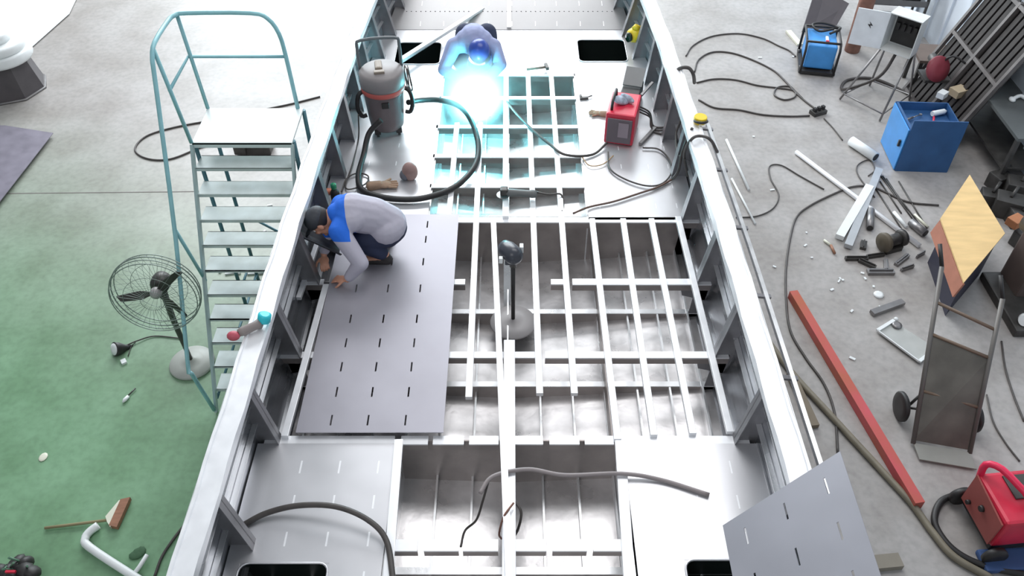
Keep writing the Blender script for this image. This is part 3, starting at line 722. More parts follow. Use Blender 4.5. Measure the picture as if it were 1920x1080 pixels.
# ---- top-left machine, sheets
t = thing('column_base', 'dark tapered pedestal with stacked white round collars and thin post', 'pedestal', P(25, 165, 0))
cx = P(25, 165, 0)
def frus(mb, c, r0, r1, z0_, z1_, n=6, rot=0): mb.lathe((c.x, c.y, z0_), [(r0, 0), (r1, z1_-z0_)], (0, 0, 1), n)
mb = MB(); frus(mb, cx, .46, .36, .03, .50, 8); 
for f in mb.bm.faces: f.smooth = False
obj('pedestal_body', mb, mat('charcoal_paint', (.09, .08, .085), .5, 0, .2), t)
mb = MB(); frus(mb, cx, .49, .48, 0, .03, 8); obj('foot_plate', mb, STEEL, t)
cc = cx
mb = MB(); mb.lathe((cc.x+.04, cc.y, .50), [(.42, 0), (.43, .03), (.43, .12), (.40, .14)], n=36); obj('lower_collar', mb, WHITE, t)
mb = MB(); mb.lathe((cc.x+.04, cc.y, .64), [(.37, 0), (.38, .02), (.38, .10), (.33, .12)], n=36); obj('upper_collar', mb, WHITE, t)
mb = MB(); mb.lathe((cc.x+.04, cc.y, .76), [(.22, 0), (.22, .1), (.17, .12)], n=30); obj('cap', mb, WHITE, t)
mb = MB(); mb.tube([(cc.x+.1, cc.y, .88), (cc.x+.22, cc.y+.1, 2.1)], .022, 8); obj('post', mb, DKMET, t)
mb = MB(); mb.tube([(cc.x+.2, cc.y+.06, 1.55), (cc.x-.35, cc.y+.06, 1.58)], .018, 8); mb.ell((cc.x+.21, cc.y+.04, 1.55), (.045, .045, .045), n=10); mb.tube([(cc.x+.05, cc.y+.03, 1.22), (cc.x-.3, cc.y, 1.26)], .014, 8); mb.tube([(cc.x+.06, cc.y-.05, 1.0), (cc.x+.16, cc.y, 1.18)], .012, 8); obj('lever', mb, DKMET, t)
mb = MB(); mb.prism([P(40, 106, .02), P(130, 26, .02), P(152, -20, .02), P(-200, -20, .02), P(-200, 106, .02)], (0, 0, .006)); tag(obj('steel_sheet', mb, mat('white_sheet', (.88, .92, .92), .4)), 'large white sheet lying flat on the floor behind the tapered pedestal', 'metal sheet')
mb = MB(); mb.prism([P(100, 250, .05), P(-40, 430, .05), P(-200, 400, .05), P(-200, 238, .05), P(10, 236, .05)], (0, 0, .008)); 
tag(obj('steel_sheet', mb, mat('violet_steel', (.30, .28, .34), .4, .5)), 'dark violet-grey steel sheet at the left edge below the tapered pedestal', 'metal sheet')
mb = MB(); mb.box(P(-40, 300, .024), (.6, .1, .048)); mb.box(P(-60, 260, .024), (.6, .1, .048)); tag(obj('timber_batten', mb, WOODR), 'timber battens under the violet-grey steel sheet', 'timber')
# offcuts under the ladder
for (px, py, l, a) in ((425, 495, .2, .6), (440, 508, .16, -.5), (432, 512, .12, .2), (455, 500, .15, .9), (488, 440, .18, 1.0), (497, 446, .2, .9), (478, 440, .13, -.8), (480, 512, .2, .1), (506, 385, .06, .3), (415, 505, .1, 1.3)):
    mb = MB(); mb.box(P(px, py, .012), (l, .025, .02), Euler((0, 0, a)), .003)
    tag(obj('offcut', mb, WHITE), 'small white metal offcut on the floor seen '+('between the upper treads of the stepladder' if py < 400 else 'between the middle treads of the stepladder' if py < 460 else 'between the lower treads of the stepladder'), 'scrap', 'offcuts beneath the stepladder')

# ================================================================== RIGHT SIDE
# socket block
c = P(1533, 213, 0)
t = thing('socket_block', 'small dark extension socket block where the floor cables meet', 'socket', c, R(25))
mb = MB(); mb.box((0, 0, .03), (.22, .13, .06), bev=.01); obj('block', mb, DKMET, t, local=True)
for k in range(3):
    mb = MB(); mb.box((-.07+k*.07, .0, .08), (.045, .05, .06), bev=.006); obj('plug', mb, BLACK, t, local=True)
# blue welding machine with black frame
c = P(1528, 125, 0)
t = thing('welding_machine', 'blue boxy welding machine in a black frame near the top right', 'machine', c, R(-12))
mb = MB(); mb.box((0, .05, .27), (.42, .55, .36), bev=.02); obj('housing', mb, BLUE, t, local=True)
mb = MB()
for sx in (-.24, .24):
    mb.tube([(sx, -.28, .03), (sx, -.28, .42), (sx, -.2, .5), (sx, .3, .5), (sx, .38, .42), (sx, .38, .03)], .018, 8)
mb.tube([(-.24, -.2, .5), (.24, -.2, .5)], .018, 8); mb.tube([(-.24, .3, .5), (.24, .3, .5)], .018, 8); mb.box((0, .05, .05), (.52, .68, .04))
obj('frame', mb, BLACK, t, local=True)
for sx in (-.24, .24):
    for sy in (-.2, .3):
        mb = MB(); mb.lathe((sx-.02, sy, .05), [(.05, 0), (.05, .04)], (1, 0, 0), 16); obj('wheel', mb, BLACK, t, local=True)
mb = MB(); mb.box((.06, -.02, .47), (.04, .14, .03), bev=.005); obj('label_plate', mb, WHITE, t, local=True)
mb = MB(); mb.box((.06, -.1, .47), (.045, .04, .035)); obj('switch', mb, RED, t, local=True)
mb = MB(); mb.tube([(.1, .1, .5), (.25, .25, .52), (.2, .4, .48), (0, .42, .5), (-.15, .3, .52), (-.05, .15, .5), (.15, .2, .53)], .018, 8, sub=6); obj('coiled_lead', mb, BLACK, t, local=True)
mb = MB(); mb.bar(P(1478, 58, .02), P(1500, 84, .02), .09, .03); tag(obj('timber_strip', mb, CREAM), 'pale yellow strip on the floor left of the blue welding machine', 'strip')
# dark panel and cart with bins
mb = MB(); mb.prism([P(1503, 60, .02), P(1558, 66, .02), P(1590, 10, .35), P(1530, -25, .45)], (.01, 0, .03)); tag(obj('steel_plate', mb, mat('dark_plate', (.10, .09, .10), .45, .3)), 'dark steel plate leaning at the top edge beside the blue welding machine', 'metal sheet')
c = P(1597, 95, 0)
t = thing('gas_cylinder', 'brown rusty gas cylinder standing left of the open white box', 'gas cylinder', c)
mb = MB(); mb.lathe((0, 0, 0), [(.11, 0), (.115, .02), (.115, .85), (.09, .95), (.04, 1.0)], n=24); obj('cylinder_body', mb, RUST, t, local=True)
mb = MB(); mb.lathe((0, 0, 1.0), [(.02, 0), (.02, .06), (.035, .07), (.035, .1)], n=12); obj('valve', mb, DKMET, t, local=True)
c = P(1660, 60, 0)
t = thing('workbench_cart', 'dark metal cart with shelves full of bins at the top right', 'cart', c, R(-8))
for z in (.15, .55, .95):
    mb = MB(); mb.box((0, .1, z), (.85, .6, .03)); mb.box((0, -.2, z+.04), (.85, .015, .08)); obj('shelf', mb, mat('cart_grey', (.20, .20, .20), .5, .3), t, local=True)
for sx in (-.42, .42):
    for sy in (-.19, .4):
        mb = MB(); mb.box((sx, sy, .5), (.035, .035, 1.0)); obj('leg', mb, DKMET, t, local=True)
for k, (x, y, z, s_, m_, l) in enumerate(((-.2, .05, .965, .22, BLACK, 'black bin at the left of the top shelf of the dark cart'), (.05, .1, .965, .2, DKMET, 'dark bin in the middle of the top shelf of the dark cart'), (.28, 0, .965, .2, GREY, 'grey bin at the right of the top shelf of the dark cart'), (-.15, .0, .565, .26, GREY, 'grey bin on the middle shelf of the dark cart, left'), (.2, .0, .565, .24, BLACK, 'black bin on the middle shelf of the dark cart, right'))):
    M = Matrix.Translation(c)@Matrix.Rotation(R(-8), 4, 'Z'); q = M@Vector((x, y, z))
    mb = MB(); rz = Euler((0, 0, R(-8)))
    mb.box(q+Vector((0, 0, .01)), (s_, s_, .02), rz)
    for a, b, sx, sy in ((s_/2, 0, .012, s_), (-s_/2, 0, .012, s_), (0, s_/2, s_, .012), (0, -s_/2, s_, .012)):
        mb.box(q+rz.to_matrix()@Vector((a, b, .08)), (sx, sy, .16), rz)
    mb.box(q+Vector((0, .03, .05)), (s_*.6, s_*.5, .08), Euler((0, .2, .5)))
    tag(obj('storage_bin', mb, m_), l, 'bin', 'bins on the dark cart')
mb = MB(); mb.bar(P(1692, 70, .7), P(1703, 38, 1.1), .03, .02); tag(obj('aluminium_bar', mb, ALU_BAR), 'short pale bar standing up in front of the dark cart', 'bar')
# open electrical box on a tube stand
c = P(1650, 190, 0)
t = thing('electrical_box', 'open white electrical box on a thin tube stand', 'electrical box', c, R(-42))
bz0, bh, bw, bd = .80, .52, .42, .24
mb = MB(); th_ = .012
mb.box((0, bd/2, bz0+bh/2), (bw, th_, bh)); mb.box((-bw/2, 0, bz0+bh/2), (th_, bd, bh)); mb.box((bw/2, 0, bz0+bh/2), (th_, bd, bh)); mb.box((0, 0, bz0), (bw, bd, th_)); mb.box((0, 0, bz0+bh), (bw+.02, bd+.02, th_))
obj('enclosure', mb, mat('box_white', (.74, .76, .75), .45), t, local=True)
mb = MB(); mb.box((0, bd/2-.03, bz0+bh/2), (bw-.08, .02, bh-.1)); 
for k in range(4): mb.box((-.12+k*.08, bd/2-.06, bz0+.3), (.05, .05, .1), bev=.004)
obj('switchgear', mb, BLACK, t, local=True)
hinge = Vector((-bw/2, -bd/2, 0)); da = R(200); dv_ = Vector((math.cos(da), math.sin(da), 0))
mb = MB(); mb.bar(hinge+Vector((0, 0, bz0+bh/2)), hinge+dv_*.42+Vector((0, 0, bz0+bh/2)), bh, .014, up=dv_.cross(Vector((0, 0, 1)))); dr = obj('door', mb, mat('door_white', (.88, .92, .96), .4), t, local=True)
nn = Vector((math.sin(da), -math.cos(da), 0)); nn = nn if nn.y < 0 or nn.x < 0 else -nn
mb = MB()
mc = hinge+dv_*.21+Vector((0, 0, bz0+bh*.6))
for sgn in (-1, 1):
    o_ = nn*.009*sgn
    poly = [(.02, .05), (-.035, -.005), (0, -.005), (-.02, -.05), (.035, .008), (.0, .008)]
    mb.prism([mc+o_+dv_*x+Vector((0, 0, z)) for x, z in poly], nn*.001*sgn)
obj('hazard_mark', mb, BLACK, dr, local=True)
for a, b in (((-.2, -.1, bz0), (-.45, -.35, 0.01)), ((.2, -.1, bz0), (.22, -.5, .01)), ((-.2, .1, bz0), (-.3, .3, .01)), ((.2, .1, bz0), (.3, .3, .01))):
    mb = MB(); mb.tube([a, b], .015, 8); obj('stand_leg', mb, STEEL, t, local=True)
mb = MB(); mb.tube([(-.42, -.33, .1), (.22, -.46, .1), (.29, .28, .1), (-.29, .28, .1), (-.42, -.33, .1)], .012, 8); obj('stand_brace', mb, STEEL, t, local=True)
mb = MB(); mb.tube([(0, 0, bz0), (-.1, -.1, .4), (-.5, -.15, .06), (-.6, .2, .02), (-.3, .5, .02), (.4, .4, .02)], .022, 8, sub=6); obj('feed_cable', mb, CABLE, t, local=True)
# blue tool cabinet
CB0 = Vector((4.97, 8.79, 0)); CW, CDp, CHh = .66, .66, .62
t = thing('tool_cabinet', 'blue metal tool cabinet with open top full of tools', 'cabinet', (CB0.x+CW/2, CB0.y+CDp/2, 0), R(-3))
hw, hd = CW/2, CDp/2; th_ = .015
mb = MB()
mb.box((0, -hd, CHh/2+.07), (CW, th_, CHh+.14)); mb.box((0, hd, CHh/2), (CW, th_, CHh)); mb.box((hw, 0, CHh/2), (th_, CDp, CHh)); mb.box((0, 0, .02), (CW, CDp, .04)); mb.box((0, 0, CHh-.12), (CW-.02, CDp-.02, .012)); mb.box((-hw+.02, 0, CHh-.06), (.03, CDp, .12))
obj('body', mb, BLUE_SHADED, t, local=True)
mb = MB(); mb.box((-hw-.008, 0, CHh/2), (.018, CDp-.02, CHh-.02), bev=.004); dr = obj('door', mb, BLUE, t, local=True)  # lit side: same cabinet paint in a lighter blue than the body
mb = MB(); mb.box((-hw-.03, -hd+.1, .36), (.03, .03, .09), bev=.005); obj('handle', mb, DKMET, dr, local=True)
M = Matrix.Translation(t.location)@Matrix.Rotation(R(-3), 4, 'Z')
tools = [('spanner', STEEL, (-.15, .1), .5, 'steel spanner in the open top of the blue cabinet, by its lit door'), ('roll_of_tape', PINK, (-.12, -.08), 0, 'pinkish roll in the open top of the blue cabinet'),
         ('chisel', RED, (.12, .12), 1.2, 'red-handled tool in the open top of the blue cabinet'), ('screwdriver', STEEL, (.0, -.14), .9, 'steel screwdriver in the open top of the blue cabinet, nearest the tall side'), ('spray_can', WHITE, (.2, .2), .3, 'white can lying in the open top of the blue cabinet')]
for nm, m_, (x, y), a, l in tools:
    q = M@Vector((x, y, CHh-.10)); d = Vector((math.cos(a), math.sin(a), 0))
    mb = MB()
    if nm == 'roll_of_tape': mb.lathe(q, [(.02, 0), (.06, 0), (.06, .05), (.02, .05)], n=20)
    elif nm == 'spray_can': mb.lathe(q+Vector((0, 0, .035)), [(.033, -.1), (.035, -.09), (.035, .08), (.02, .1), (.01, .12)], d, 16)
    else: mb.tube([q+Vector((0, 0, .015))-d*.13, q+Vector((0, 0, .015))+d*.0], .014, 8); mb.tube([q+Vector((0, 0, .015)), q+Vector((0, 0, .015))+d*.14], .007, 8); mb.box(q+Vector((0, 0, .015))+d*.14, (.03, .03, .015))
    tag(obj(nm, mb, m_), l, 'tool')
# bench behind the cabinet with saw
c = P(1750, 160, 0)
t = thing('low_bench', 'low dark bench between the blue cabinet and the leaning rack', 'bench', c, R(-5))
mb = MB(); mb.box((-.05, 0, .5), (.75, .5, .04)); obj('bench_top', mb, mat('bench_brown', (.16, .12, .10), .6), t, local=True)
for sx in (-.38, .28):
    for sy in (-.2, .2):
        mb = MB(); mb.box((sx, sy, .24), (.05, .05, .48)); obj('leg', mb, DKMET, t, local=True)
q = P(1752, 150, .52)
t = thing('cutoff_saw', 'cut-off saw with round dark red blade guard on the low bench', 'saw', q)
mb = MB(); mb.lathe((-.03, 0, .17), [(.03, 0), (.17, 0), (.175, .02), (.17, .05), (.05, .06)], (.25, -.9, .45), 28); obj('blade_guard', mb, mat('maroon_guard', (.30, .05, .07), .45), t, local=True)
mb = MB(); mb.box((0, .05, .03), (.35, .3, .04)); mb.lathe((0, .1, .18), [(.05, 0), (.06, .02), (.06, .18), (.04, .2)], (0, 1, .1), 16); obj('motor', mb, DKMET, t, local=True)
mb = MB(); mb.tube([(0, .05, .2), (.12, 0, .36), (.28, -.1, .3)], .014, 8, sub=3); obj('handle', mb, BLACK, t, local=True)
q = P(1795, 178, .52)
mb = MB(); mb.box(q+Vector((0, 0, .05)), (.2, .16, .1), Euler((0, 0, .4)), .005); tag(obj('cardboard_box', mb, mat('cardboard', (.50, .40, .27), .7)), 'small brown carton at the front of the low bench', 'box')
q = P(1765, 182, .52)
mb = MB(); mb.box(q+Vector((0, 0, .04)), (.13, .1, .08), Euler((0, 0, .7)), .004); tag(obj('paper_box', mb, WHITE), 'small white carton beside the brown carton on the low bench', 'box')
# rack leaning on the wall
t = thing('leaning_rack', 'tall dark slatted metal rack leaning against the white wall', 'rack', (6.1, 10.6, 0))
def RK(u, v):      # u along the wall 0..1, v up 0..1
    return Vector((5.72+v*.72, 9.3+u*1.45+v*.05, .02+v*1.65))
upv = (-.9, 0, .35)
for u in (0, .5, 1):
    mb = MB(); mb.bar(RK(u, 0), RK(u, 1), .05, .05, up=upv); obj('upright', mb, mat('rack_grey', (.17, .155, .15), .5, .3, .3), t)
for v in (.02, .55, .98):
    mb = MB(); mb.bar(RK(0, v), RK(1, v), .045, .045, up=upv); obj('cross_bar', mb, mat('rack_grey', (.2, .2, .2)), t)
mb = MB()
for k in range(11): u = .07+k*.086; mb.bar(RK(u, 0)+Vector((.03, 0, 0)), RK(u, 1)+Vector((.03, 0, 0)), .085, .015, up=upv)
obj('slat_panel', mb, mat('rack_slats', (.045, .038, .036), .7, .0, .5, 6), t)
mb = MB(); mb.prism([RK(0,.02)+Vector((.06,0,-.0)), RK(1,.02)+Vector((.06,0,0)), RK(1,.98)+Vector((.06,0,0)), RK(0,.98)+Vector((.06,0,0))], (.01,0,0)); obj('back_sheet', mb, mat('rack_back', (.05, .045, .045), .7), t)
for u in (.35, .6, .85):
    mb = MB(); p = RK(u, 1.0); mb.ring(p+Vector((0, 0, .08)), .04, .012, (0, 1, 0), 16, 6, a0=0, a1=5); obj('hook', mb, DKMET, t)
# shelf table at right edge
c = P(1885, 300, 0)
t = thing('steel_table', 'dark steel table cluttered with black parts at the right edge', 'table', c)
mb = MB(); mb.box((.05, .25, .72), (.9, 1.7, .04)); obj('table_top', mb, mat('table_dark', (.12, .13, .13), .45, .3), t, local=True)
for sx in (-.36, .46):
    for sy in (-.55, 1.05):
        mb = MB(); mb.box((sx, sy, .35), (.05, .05, .70)); obj('leg', mb, DKMET, t, local=True)
mb = MB(); mb.box((.05, .25, .25), (.84, 1.6, .03)); obj('shelf', mb, DKMET, t, local=True)
for k, (x, y) in enumerate(((-.1, 1.0), (.15, .95), (.0, .78), (.3, .8), (.2, .6), (.38, .55))):
    q = c+Vector((x, y, .74)); mb = MB(); mb.lathe(q, [(.06, 0), (.07, .02), (.05, .07), (.07, .1), (.03, .13)], n=14); mb.tube([q+Vector((0, 0, .1)), q+Vector((.08, .05, .16))], .015, 8)
    tag(obj('pipe_fitting', mb, BLACK), 'black pipe fitting on the dark steel table, '+('farthest on the left', 'farthest on the right', 'second row left', 'second row right', 'nearest on the left', 'nearest at the table edge')[k], 'fitting', 'black fittings on the steel table')
mb = MB(); mb.prism([c+Vector((-.35, .62, .745)), c+Vector((-.38, 1.05, .745)), c+Vector((-.12, .75, .745)), c+Vector((-.1, .6, .745))], (0, 0, .006)); tag(obj('paper_sheet', mb, WHITE), 'white triangular sheet on the corner of the dark steel table', 'sheet')
q = c+Vector((-.12, .25, .76)); mb = MB(); mb.tube([q, q+Vector((.12, .05, .02)), q+Vector((.2, -.04, 0))], .025, 8, sub=3); mb.ell(q, (.04, .05, .03)); tag(obj('glove', mb, WHITE), 'white work glove lying on the dark steel table', 'glove')
q = c+Vector((.25, .3, .76)); mb = MB(); mb.ring(q, .08, .014, (0, 0, 1), 20, 6, a0=0, a1=4.4); tag(obj('metal_hook', mb, STEEL), 'curved grey metal hook on the dark steel table', 'hook')
# wooden crate with plywood lid
t = thing('plywood_crate', 'crate with tilted bright plywood lid by the right edge', 'crate', P(1830, 520, 0))
zc = .62
top = [P(1817, 330, zc), P(1883, 440, zc), P(1806, 532, zc), P(1762, 412, zc)]
mb = MB(); mb.prism(top, (0, 0, .02)); obj('lid', mb, PLY, t)
lft = [P(1817, 330, zc)-Vector((0, 0, .01)), P(1762, 412, zc)-Vector((0, 0, .01)), P(1806, 532, zc)-Vector((0, 0, .01))]
mb = MB()
for a, b in zip(lft[1:], lft[2:]): mb.prism([a, b, Vector((b.x-.06, b.y-.03, zc-.16)), Vector((a.x-.06, a.y-.03, zc-.16))], (.02, 0, 0))
obj('side_board', mb, mat('red_board', (.42, .17, .11), .6, 0, .2), t)
cen = sum(top, Vector())/4
mb = MB(); mb.prism([Vector(((p.x-cen.x)*.84+cen.x+.03, (p.y-cen.y)*.84+cen.y, 0.0)) for p in top], (0, 0, zc-.02)); obj('crate_body', mb, mat('crate_dark', (.035, .035, .06), .6), t)
# motor/machine dark mass beyond crate at right edge
t = thing('drill_press', 'dark machine with round housing at the right edge below the plywood lid', 'machine', P(1950, 560, 0))
b0 = P(1915, 600, 0)
mb = MB(); mb.box(b0+Vector((.1, .2, .05)), (.6, .9, .1), bev=.02); obj('base', mb, DKMET, t)
mb = MB(); mb.box(b0+Vector((.15, .45, .5)), (.3, .4, .85), bev=.03); obj('column', mb, mat('machine_brown', (.12, .09, .08), .5), t)
mb = MB(); mb.lathe(b0+Vector((.0, .35, .95)), [(.05, -.25), (.15, -.2), (.16, .15), (.08, .22)], (.2, -1, .1), 24); obj('motor_housing', mb, DKMET, t)
mb = MB(); mb.lathe(b0+Vector((-.05, -.1, .12)), [(.05, 0), (.07, .02), (.06, .1)], (-.5, -.6, .4), 16); obj('pale_knob', mb, WHITE, t)
for k, (px, py, s_) in enumerate(((1850, 385, .2), (1880, 400, .25), (1905, 420, .2), (1900, 370, .25), (1868, 350, .2), (1915, 460, .2))):
    mb = MB(); q = P(px, py, .0); mb.box(q+Vector((0, 0, s_/2)), (s_*1.2, s_, s_), Euler((0, 0, random.uniform(-.6, .6))), .015); mb.tube([q+Vector((0, 0, s_)), q+Vector((.1, .1, s_+.08))], .02, 8)
    tag(obj('machine_part', mb, DKMET), 'dark machine part on the floor right of the plywood lid, '+('close to its upper edge', 'middle of the heap', 'under the orange-brown block', 'rear right of the heap', 'topmost of the heap', 'nearest the camera')[k], 'machine part', 'machine parts behind the plywood lid')
mb = MB(); q = P(1905, 415, .3); mb.box(q, (.18, .14, .1), Euler((0, 0, .5)), .01); tag(obj('orange_box', mb, mat('orange_rust', (.45, .18, .08), .6)), 'orange-brown block on the heap at the right edge', 'block')

# ---- tubes and rods
def rod(name, label, a, b, r, m, z=None, cat='tube', square=False, group=None):
    A = P(*a, r if z is None else z); B = P(*b, r if z is None else z); mb = MB()
    if square: mb.bar(A, B, 2*r, 2*r*.6)
    else:
        d = (B-A).normalized(); mb.tube([A, B], r, 14)
        if r > .03:
            mb.mi = 1; mb.disc(B+d*.0005, r*.8, .001, 14, d); mb.disc(A-d*.0015, r*.8, .001, 14, d); mb.mi = 0
    return tag(obj(name, mb, [m, BLACK]), label, cat, group)
rod('long_tube', 'long aluminium tube lying diagonally on the floor right of the boat', (1493, 285), (1724, 461), .03, ALU_BAR)
rod('film_roll', 'thick white roll on the floor in front of the blue cabinet', (1596, 264), (1642, 295), .065, WHITE, cat='roll')
rod('flat_bar', 'pale flat bar lying crosswise under the long tube', (1574, 445), (1630, 350), .05, WHITE, square=True, cat='bar')
rod('flat_bar', 'grey flat bar beside the pale one, running up to the cabinet', (1590, 462), (1648, 318), .045, mat('bar_grey', (.5, .52, .54), .45, .3), square=True, cat='bar')
rod('short_tube', 'short upright-looking tube left of the rod bundle', (1633, 394), (1631, 428), .045, STEEL)
rod('short_tube', 'short thick tube at the lower end of the rod bundle', (1708, 416), (1735, 438), .05, STEEL)
rod('short_tube', 'slim pale tube above the thick one near the rod bundle', (1676, 398), (1700, 426), .022, WHITE)
for (a, b, l) in (((1648, 325), (1712, 412), 'uppermost'), ((1641, 352), (1697, 440), 'leftmost'), ((1655, 330), (1722, 418), 'middle'), ((1662, 335), (1700, 395), 'short inner'), ((1685, 340), (1738, 428), 'rightmost'), ((1650, 340), (1690, 400), 'short left')):
    rod('welding_rod', l+' dark thin rod of the bundle below the blue cabinet', a, b, .009, DKMET, cat='rod', group='rods below the blue cabinet')
rod('welding_rod', 'bright pale rod lying at the right of the rod bundle', (1715, 402), (1740, 426), .015, CREAM, cat='rod')
rod('floor_bar', 'thin pale bar on the floor along the right gunwale, outer one', (1362, 262), (1404, 356), .018, WHITE, cat='bar')
rod('floor_bar', 'thin pale bar on the floor hugging the right gunwale, longer one', (1372, 335), (1416, 420), .014, WHITE, cat='bar')
# grinder and scrap heap
q = P(1668, 466, 0)
t = thing('bench_grinder', 'dark bench grinder with round wheels on the floor amid scrap', 'grinder', q, R(20))
mb = MB(); mb.lathe((-.16, 0, .13), [(.03, 0), (.11, .01), (.12, .03), (.11, .07), (.05, .08)], (1, 0, 0), 24); obj('wheel_guard', mb, mat('olive_dark', (.12, .10, .07), .6), t, local=True)
mb = MB(); mb.lathe((-.08, 0, .13), [(.05, 0), (.07, .02), (.07, .15), (.05, .17)], (1, 0, 0), 20); mb.box((0, 0, .03), (.22, .16, .06)); obj('motor', mb, DKMET, t, local=True)
mb = MB(); mb.lathe((.09, 0, .13), [(.05, 0), (.10, .01), (.10, .05), (.03, .06)], (1, 0, 0), 24); obj('wheel_guard', mb, DKMET, t, local=True)
random.seed(11)
for k, (px, py, l_, w_, a, m_) in enumerate(((1605, 487, .26, .05, .0, DKMET), (1625, 497, .2, .05, -.7, DKMET), (1640, 482, .22, .04, .2, DKMET), (1650, 512, .3, .08, .0, STEEL), (1618, 462, .14, .07, 1.2, DKMET), (1690, 490, .25, .05, .7, STEEL), (1700, 505, .18, .03, .4, STEEL), (1660, 500, .2, .05, 1.3, STEEL), (1725, 480, .15, .02, .6, STEEL))):
    mb = MB(); c = P(px, py, .0); mb.box(c+Vector((0, 0, .02)), (l_, w_, .04), Euler((0, 0, a)), .004); mb.box(c+Vector((0, 0, .04)), (l_*.9, .01, .04), Euler((0, 0, a)))
    tag(obj('steel_offcut', mb, m_), ('long dark steel offcut left of the bench grinder', 'dark offcut tilted below the long one left of the grinder', 'dark offcut touching the left foot of the bench grinder', 'widest grey offcut below the bench grinder', 'short dark offcut left and above the other scrap by the grinder', 'grey offcut tilted right of the bench grinder', 'thin grey offcut farther right below the bench grinder', 'upright grey offcut just below the bench grinder', 'narrowest grey offcut, rightmost around the bench grinder')[k], 'scrap', 'steel offcuts around the grinder')
for (px, py) in ((1617, 512), (1622, 522), (1575, 522), (1573, 527), (1580, 525), (1638, 537), (1560, 543), (1512, 436), (1522, 483), (1452, 500), (1445, 595), (1597, 583), (1598, 672), (1510, 460), (1650, 575), (1487, 106), (1425, 108), (1413, 256), (1448, 356), (1688, 640)):
    mb = MB(); mb.box(P(px, py, .008), (random.uniform(.02, .06), random.uniform(.015, .03), .012), Euler((0, 0, random.random()*3)))
    tag(obj('metal_chip', mb, WHITE), 'tiny bright metal chip scattered on the floor right of the boat', 'scrap', 'metal chips right of the boat')
mb = MB(); mb.lathe(P(1647, 554, 0), [(.055, 0), (.055, .02), (.03, .022)], n=10); tag(obj('white_cap', mb, WHITE), 'small white round cap on the floor below the scrap heap', 'cap')
rod('angle_offcut', 'grey angle offcut lying below the white round cap', (1635, 587), (1693, 566), .035, STEEL, square=True, cat='scrap')
t = thing('claw_tool', 'small pale and brown hand tool on the floor left of the scrap heap', 'tool', P(1555, 460, 0))
mb = MB(); mb.tube([P(1545, 450, .02), P(1558, 460, .02)], .014, 8); obj('handle', mb, CREAM, t)
mb = MB(); mb.tube([P(1558, 460, .02), P(1565, 475, .02)], .016, 8); obj('head', mb, WOODR, t)
# clear frame with disc
t = thing('clear_panel', 'flat clear panel with white edges lying on the floor by the hand truck', 'panel', P(1700, 640, 0))
q = [P(1644, 622, .02), P(1675, 603, .02), P(1756, 655, .02), P(1722, 680, .02)]
mb = MB(); mb.prism(q, (0, 0, .008)); obj('panel_sheet', mb, mat('grey_clear', (.48, .49, .47), .25), t)
for a, b, w_ in ((q[0], q[1], .035), (q[2], q[3], .035), (q[3], q[0], .012)):
    mb = MB(); mb.bar(a+Vector((0, 0, .02)), b+Vector((0, 0, .02)), w_, .02); obj('edge_strip', mb, WHITE, t)
mb = MB(); mb.lathe(P(1681, 610, .035), [(.05, 0), (.055, .01), (.03, .02)], n=20); tag(obj('grinding_disc', mb, STEEL), 'small grey grinding disc on the corner of the clear panel', 'disc')
mb = MB(); mb.ell(P(1680, 598, .02), (.025, .025, .018), n=10); tag(obj('bolt_nut', mb, WHITE), 'tiny white nut above the grey grinding disc', 'nut')
# red primed beam
A = P(1486, 551, .051); B = P(1722, 948, .051)
mb = MB(); mb.bar(A, B, .09, .10); 
t = tag(obj('steel_beam', mb, REDBAR), 'long red primed steel beam lying beside the right gunwale', 'beam')
A = P(1482, 701, .03); B = P(1528, 800, .03)
mb = MB(); mb.bar(A, B, .08, .05); tag(obj('timber_block', mb, mat('old_timber', (.22, .18, .13), .7)), 'dark timber length under the beige hose close to the gunwale', 'timber')
mb = MB(); mb.box(P(1655, 1055, .03), (.3, .12, .06), Euler((0, 0, .1))); tag(obj('timber_block', mb, mat('old_timber2', (.30, .27, .22), .7)), 'short timber block on the floor by the tilted sheet', 'timber')

# ---- hand truck
t = thing('hand_truck', 'dark two-wheeled hand truck leaning back on the right side floor', 'hand truck', P(1760, 850, 0))
F0, F1 = P(1712, 832, .03), P(1818, 850, .03)
T0, T1 = P(1766, 500, 1.2), P(1880, 560, 1.15)
for a, b in ((F0, T0), (F1, T1)):
    mb = MB(); mb.tube([a, b], .022, 10); obj('rail', mb, mat('truck_grey', (.16, .15, .14), .5, .3), t)
mid = lambda k: (F0.lerp(T0, k), F1.lerp(T1, k))
mb = MB(); a, b = mid(.02); c_, d_ = mid(.62); mb.prism([a, b, d_, c_], (0, .012, .012)); obj('back_plate', mb, mat('truck_plate', (.17, .16, .14), .55, .3, .45, 3), t)
for k in (.3, .62, .8):
    mb = MB(); a, b = mid(k); mb.tube([a, b], .016, 8); obj('cross_bar', mb, mat('truck_brown', (.2, .14, .10), .5), t)
for q in (T0, T1):
    mb = MB(); mb.tube([q, q+Vector((-.01, .16, .14))], .02, 8); obj('handle_grip', mb, BLACK, t)
mb = MB(); dv = Vector((0, -.17, .0)); mb.prism([F0, F1, F1+dv+Vector((0, 0, -.012)), F0+dv+Vector((0, 0, -.012))], (0, 0, .014)); obj('toe_plate', mb, mat('toe_plate', (.34, .34, .31), .5, .3), t)
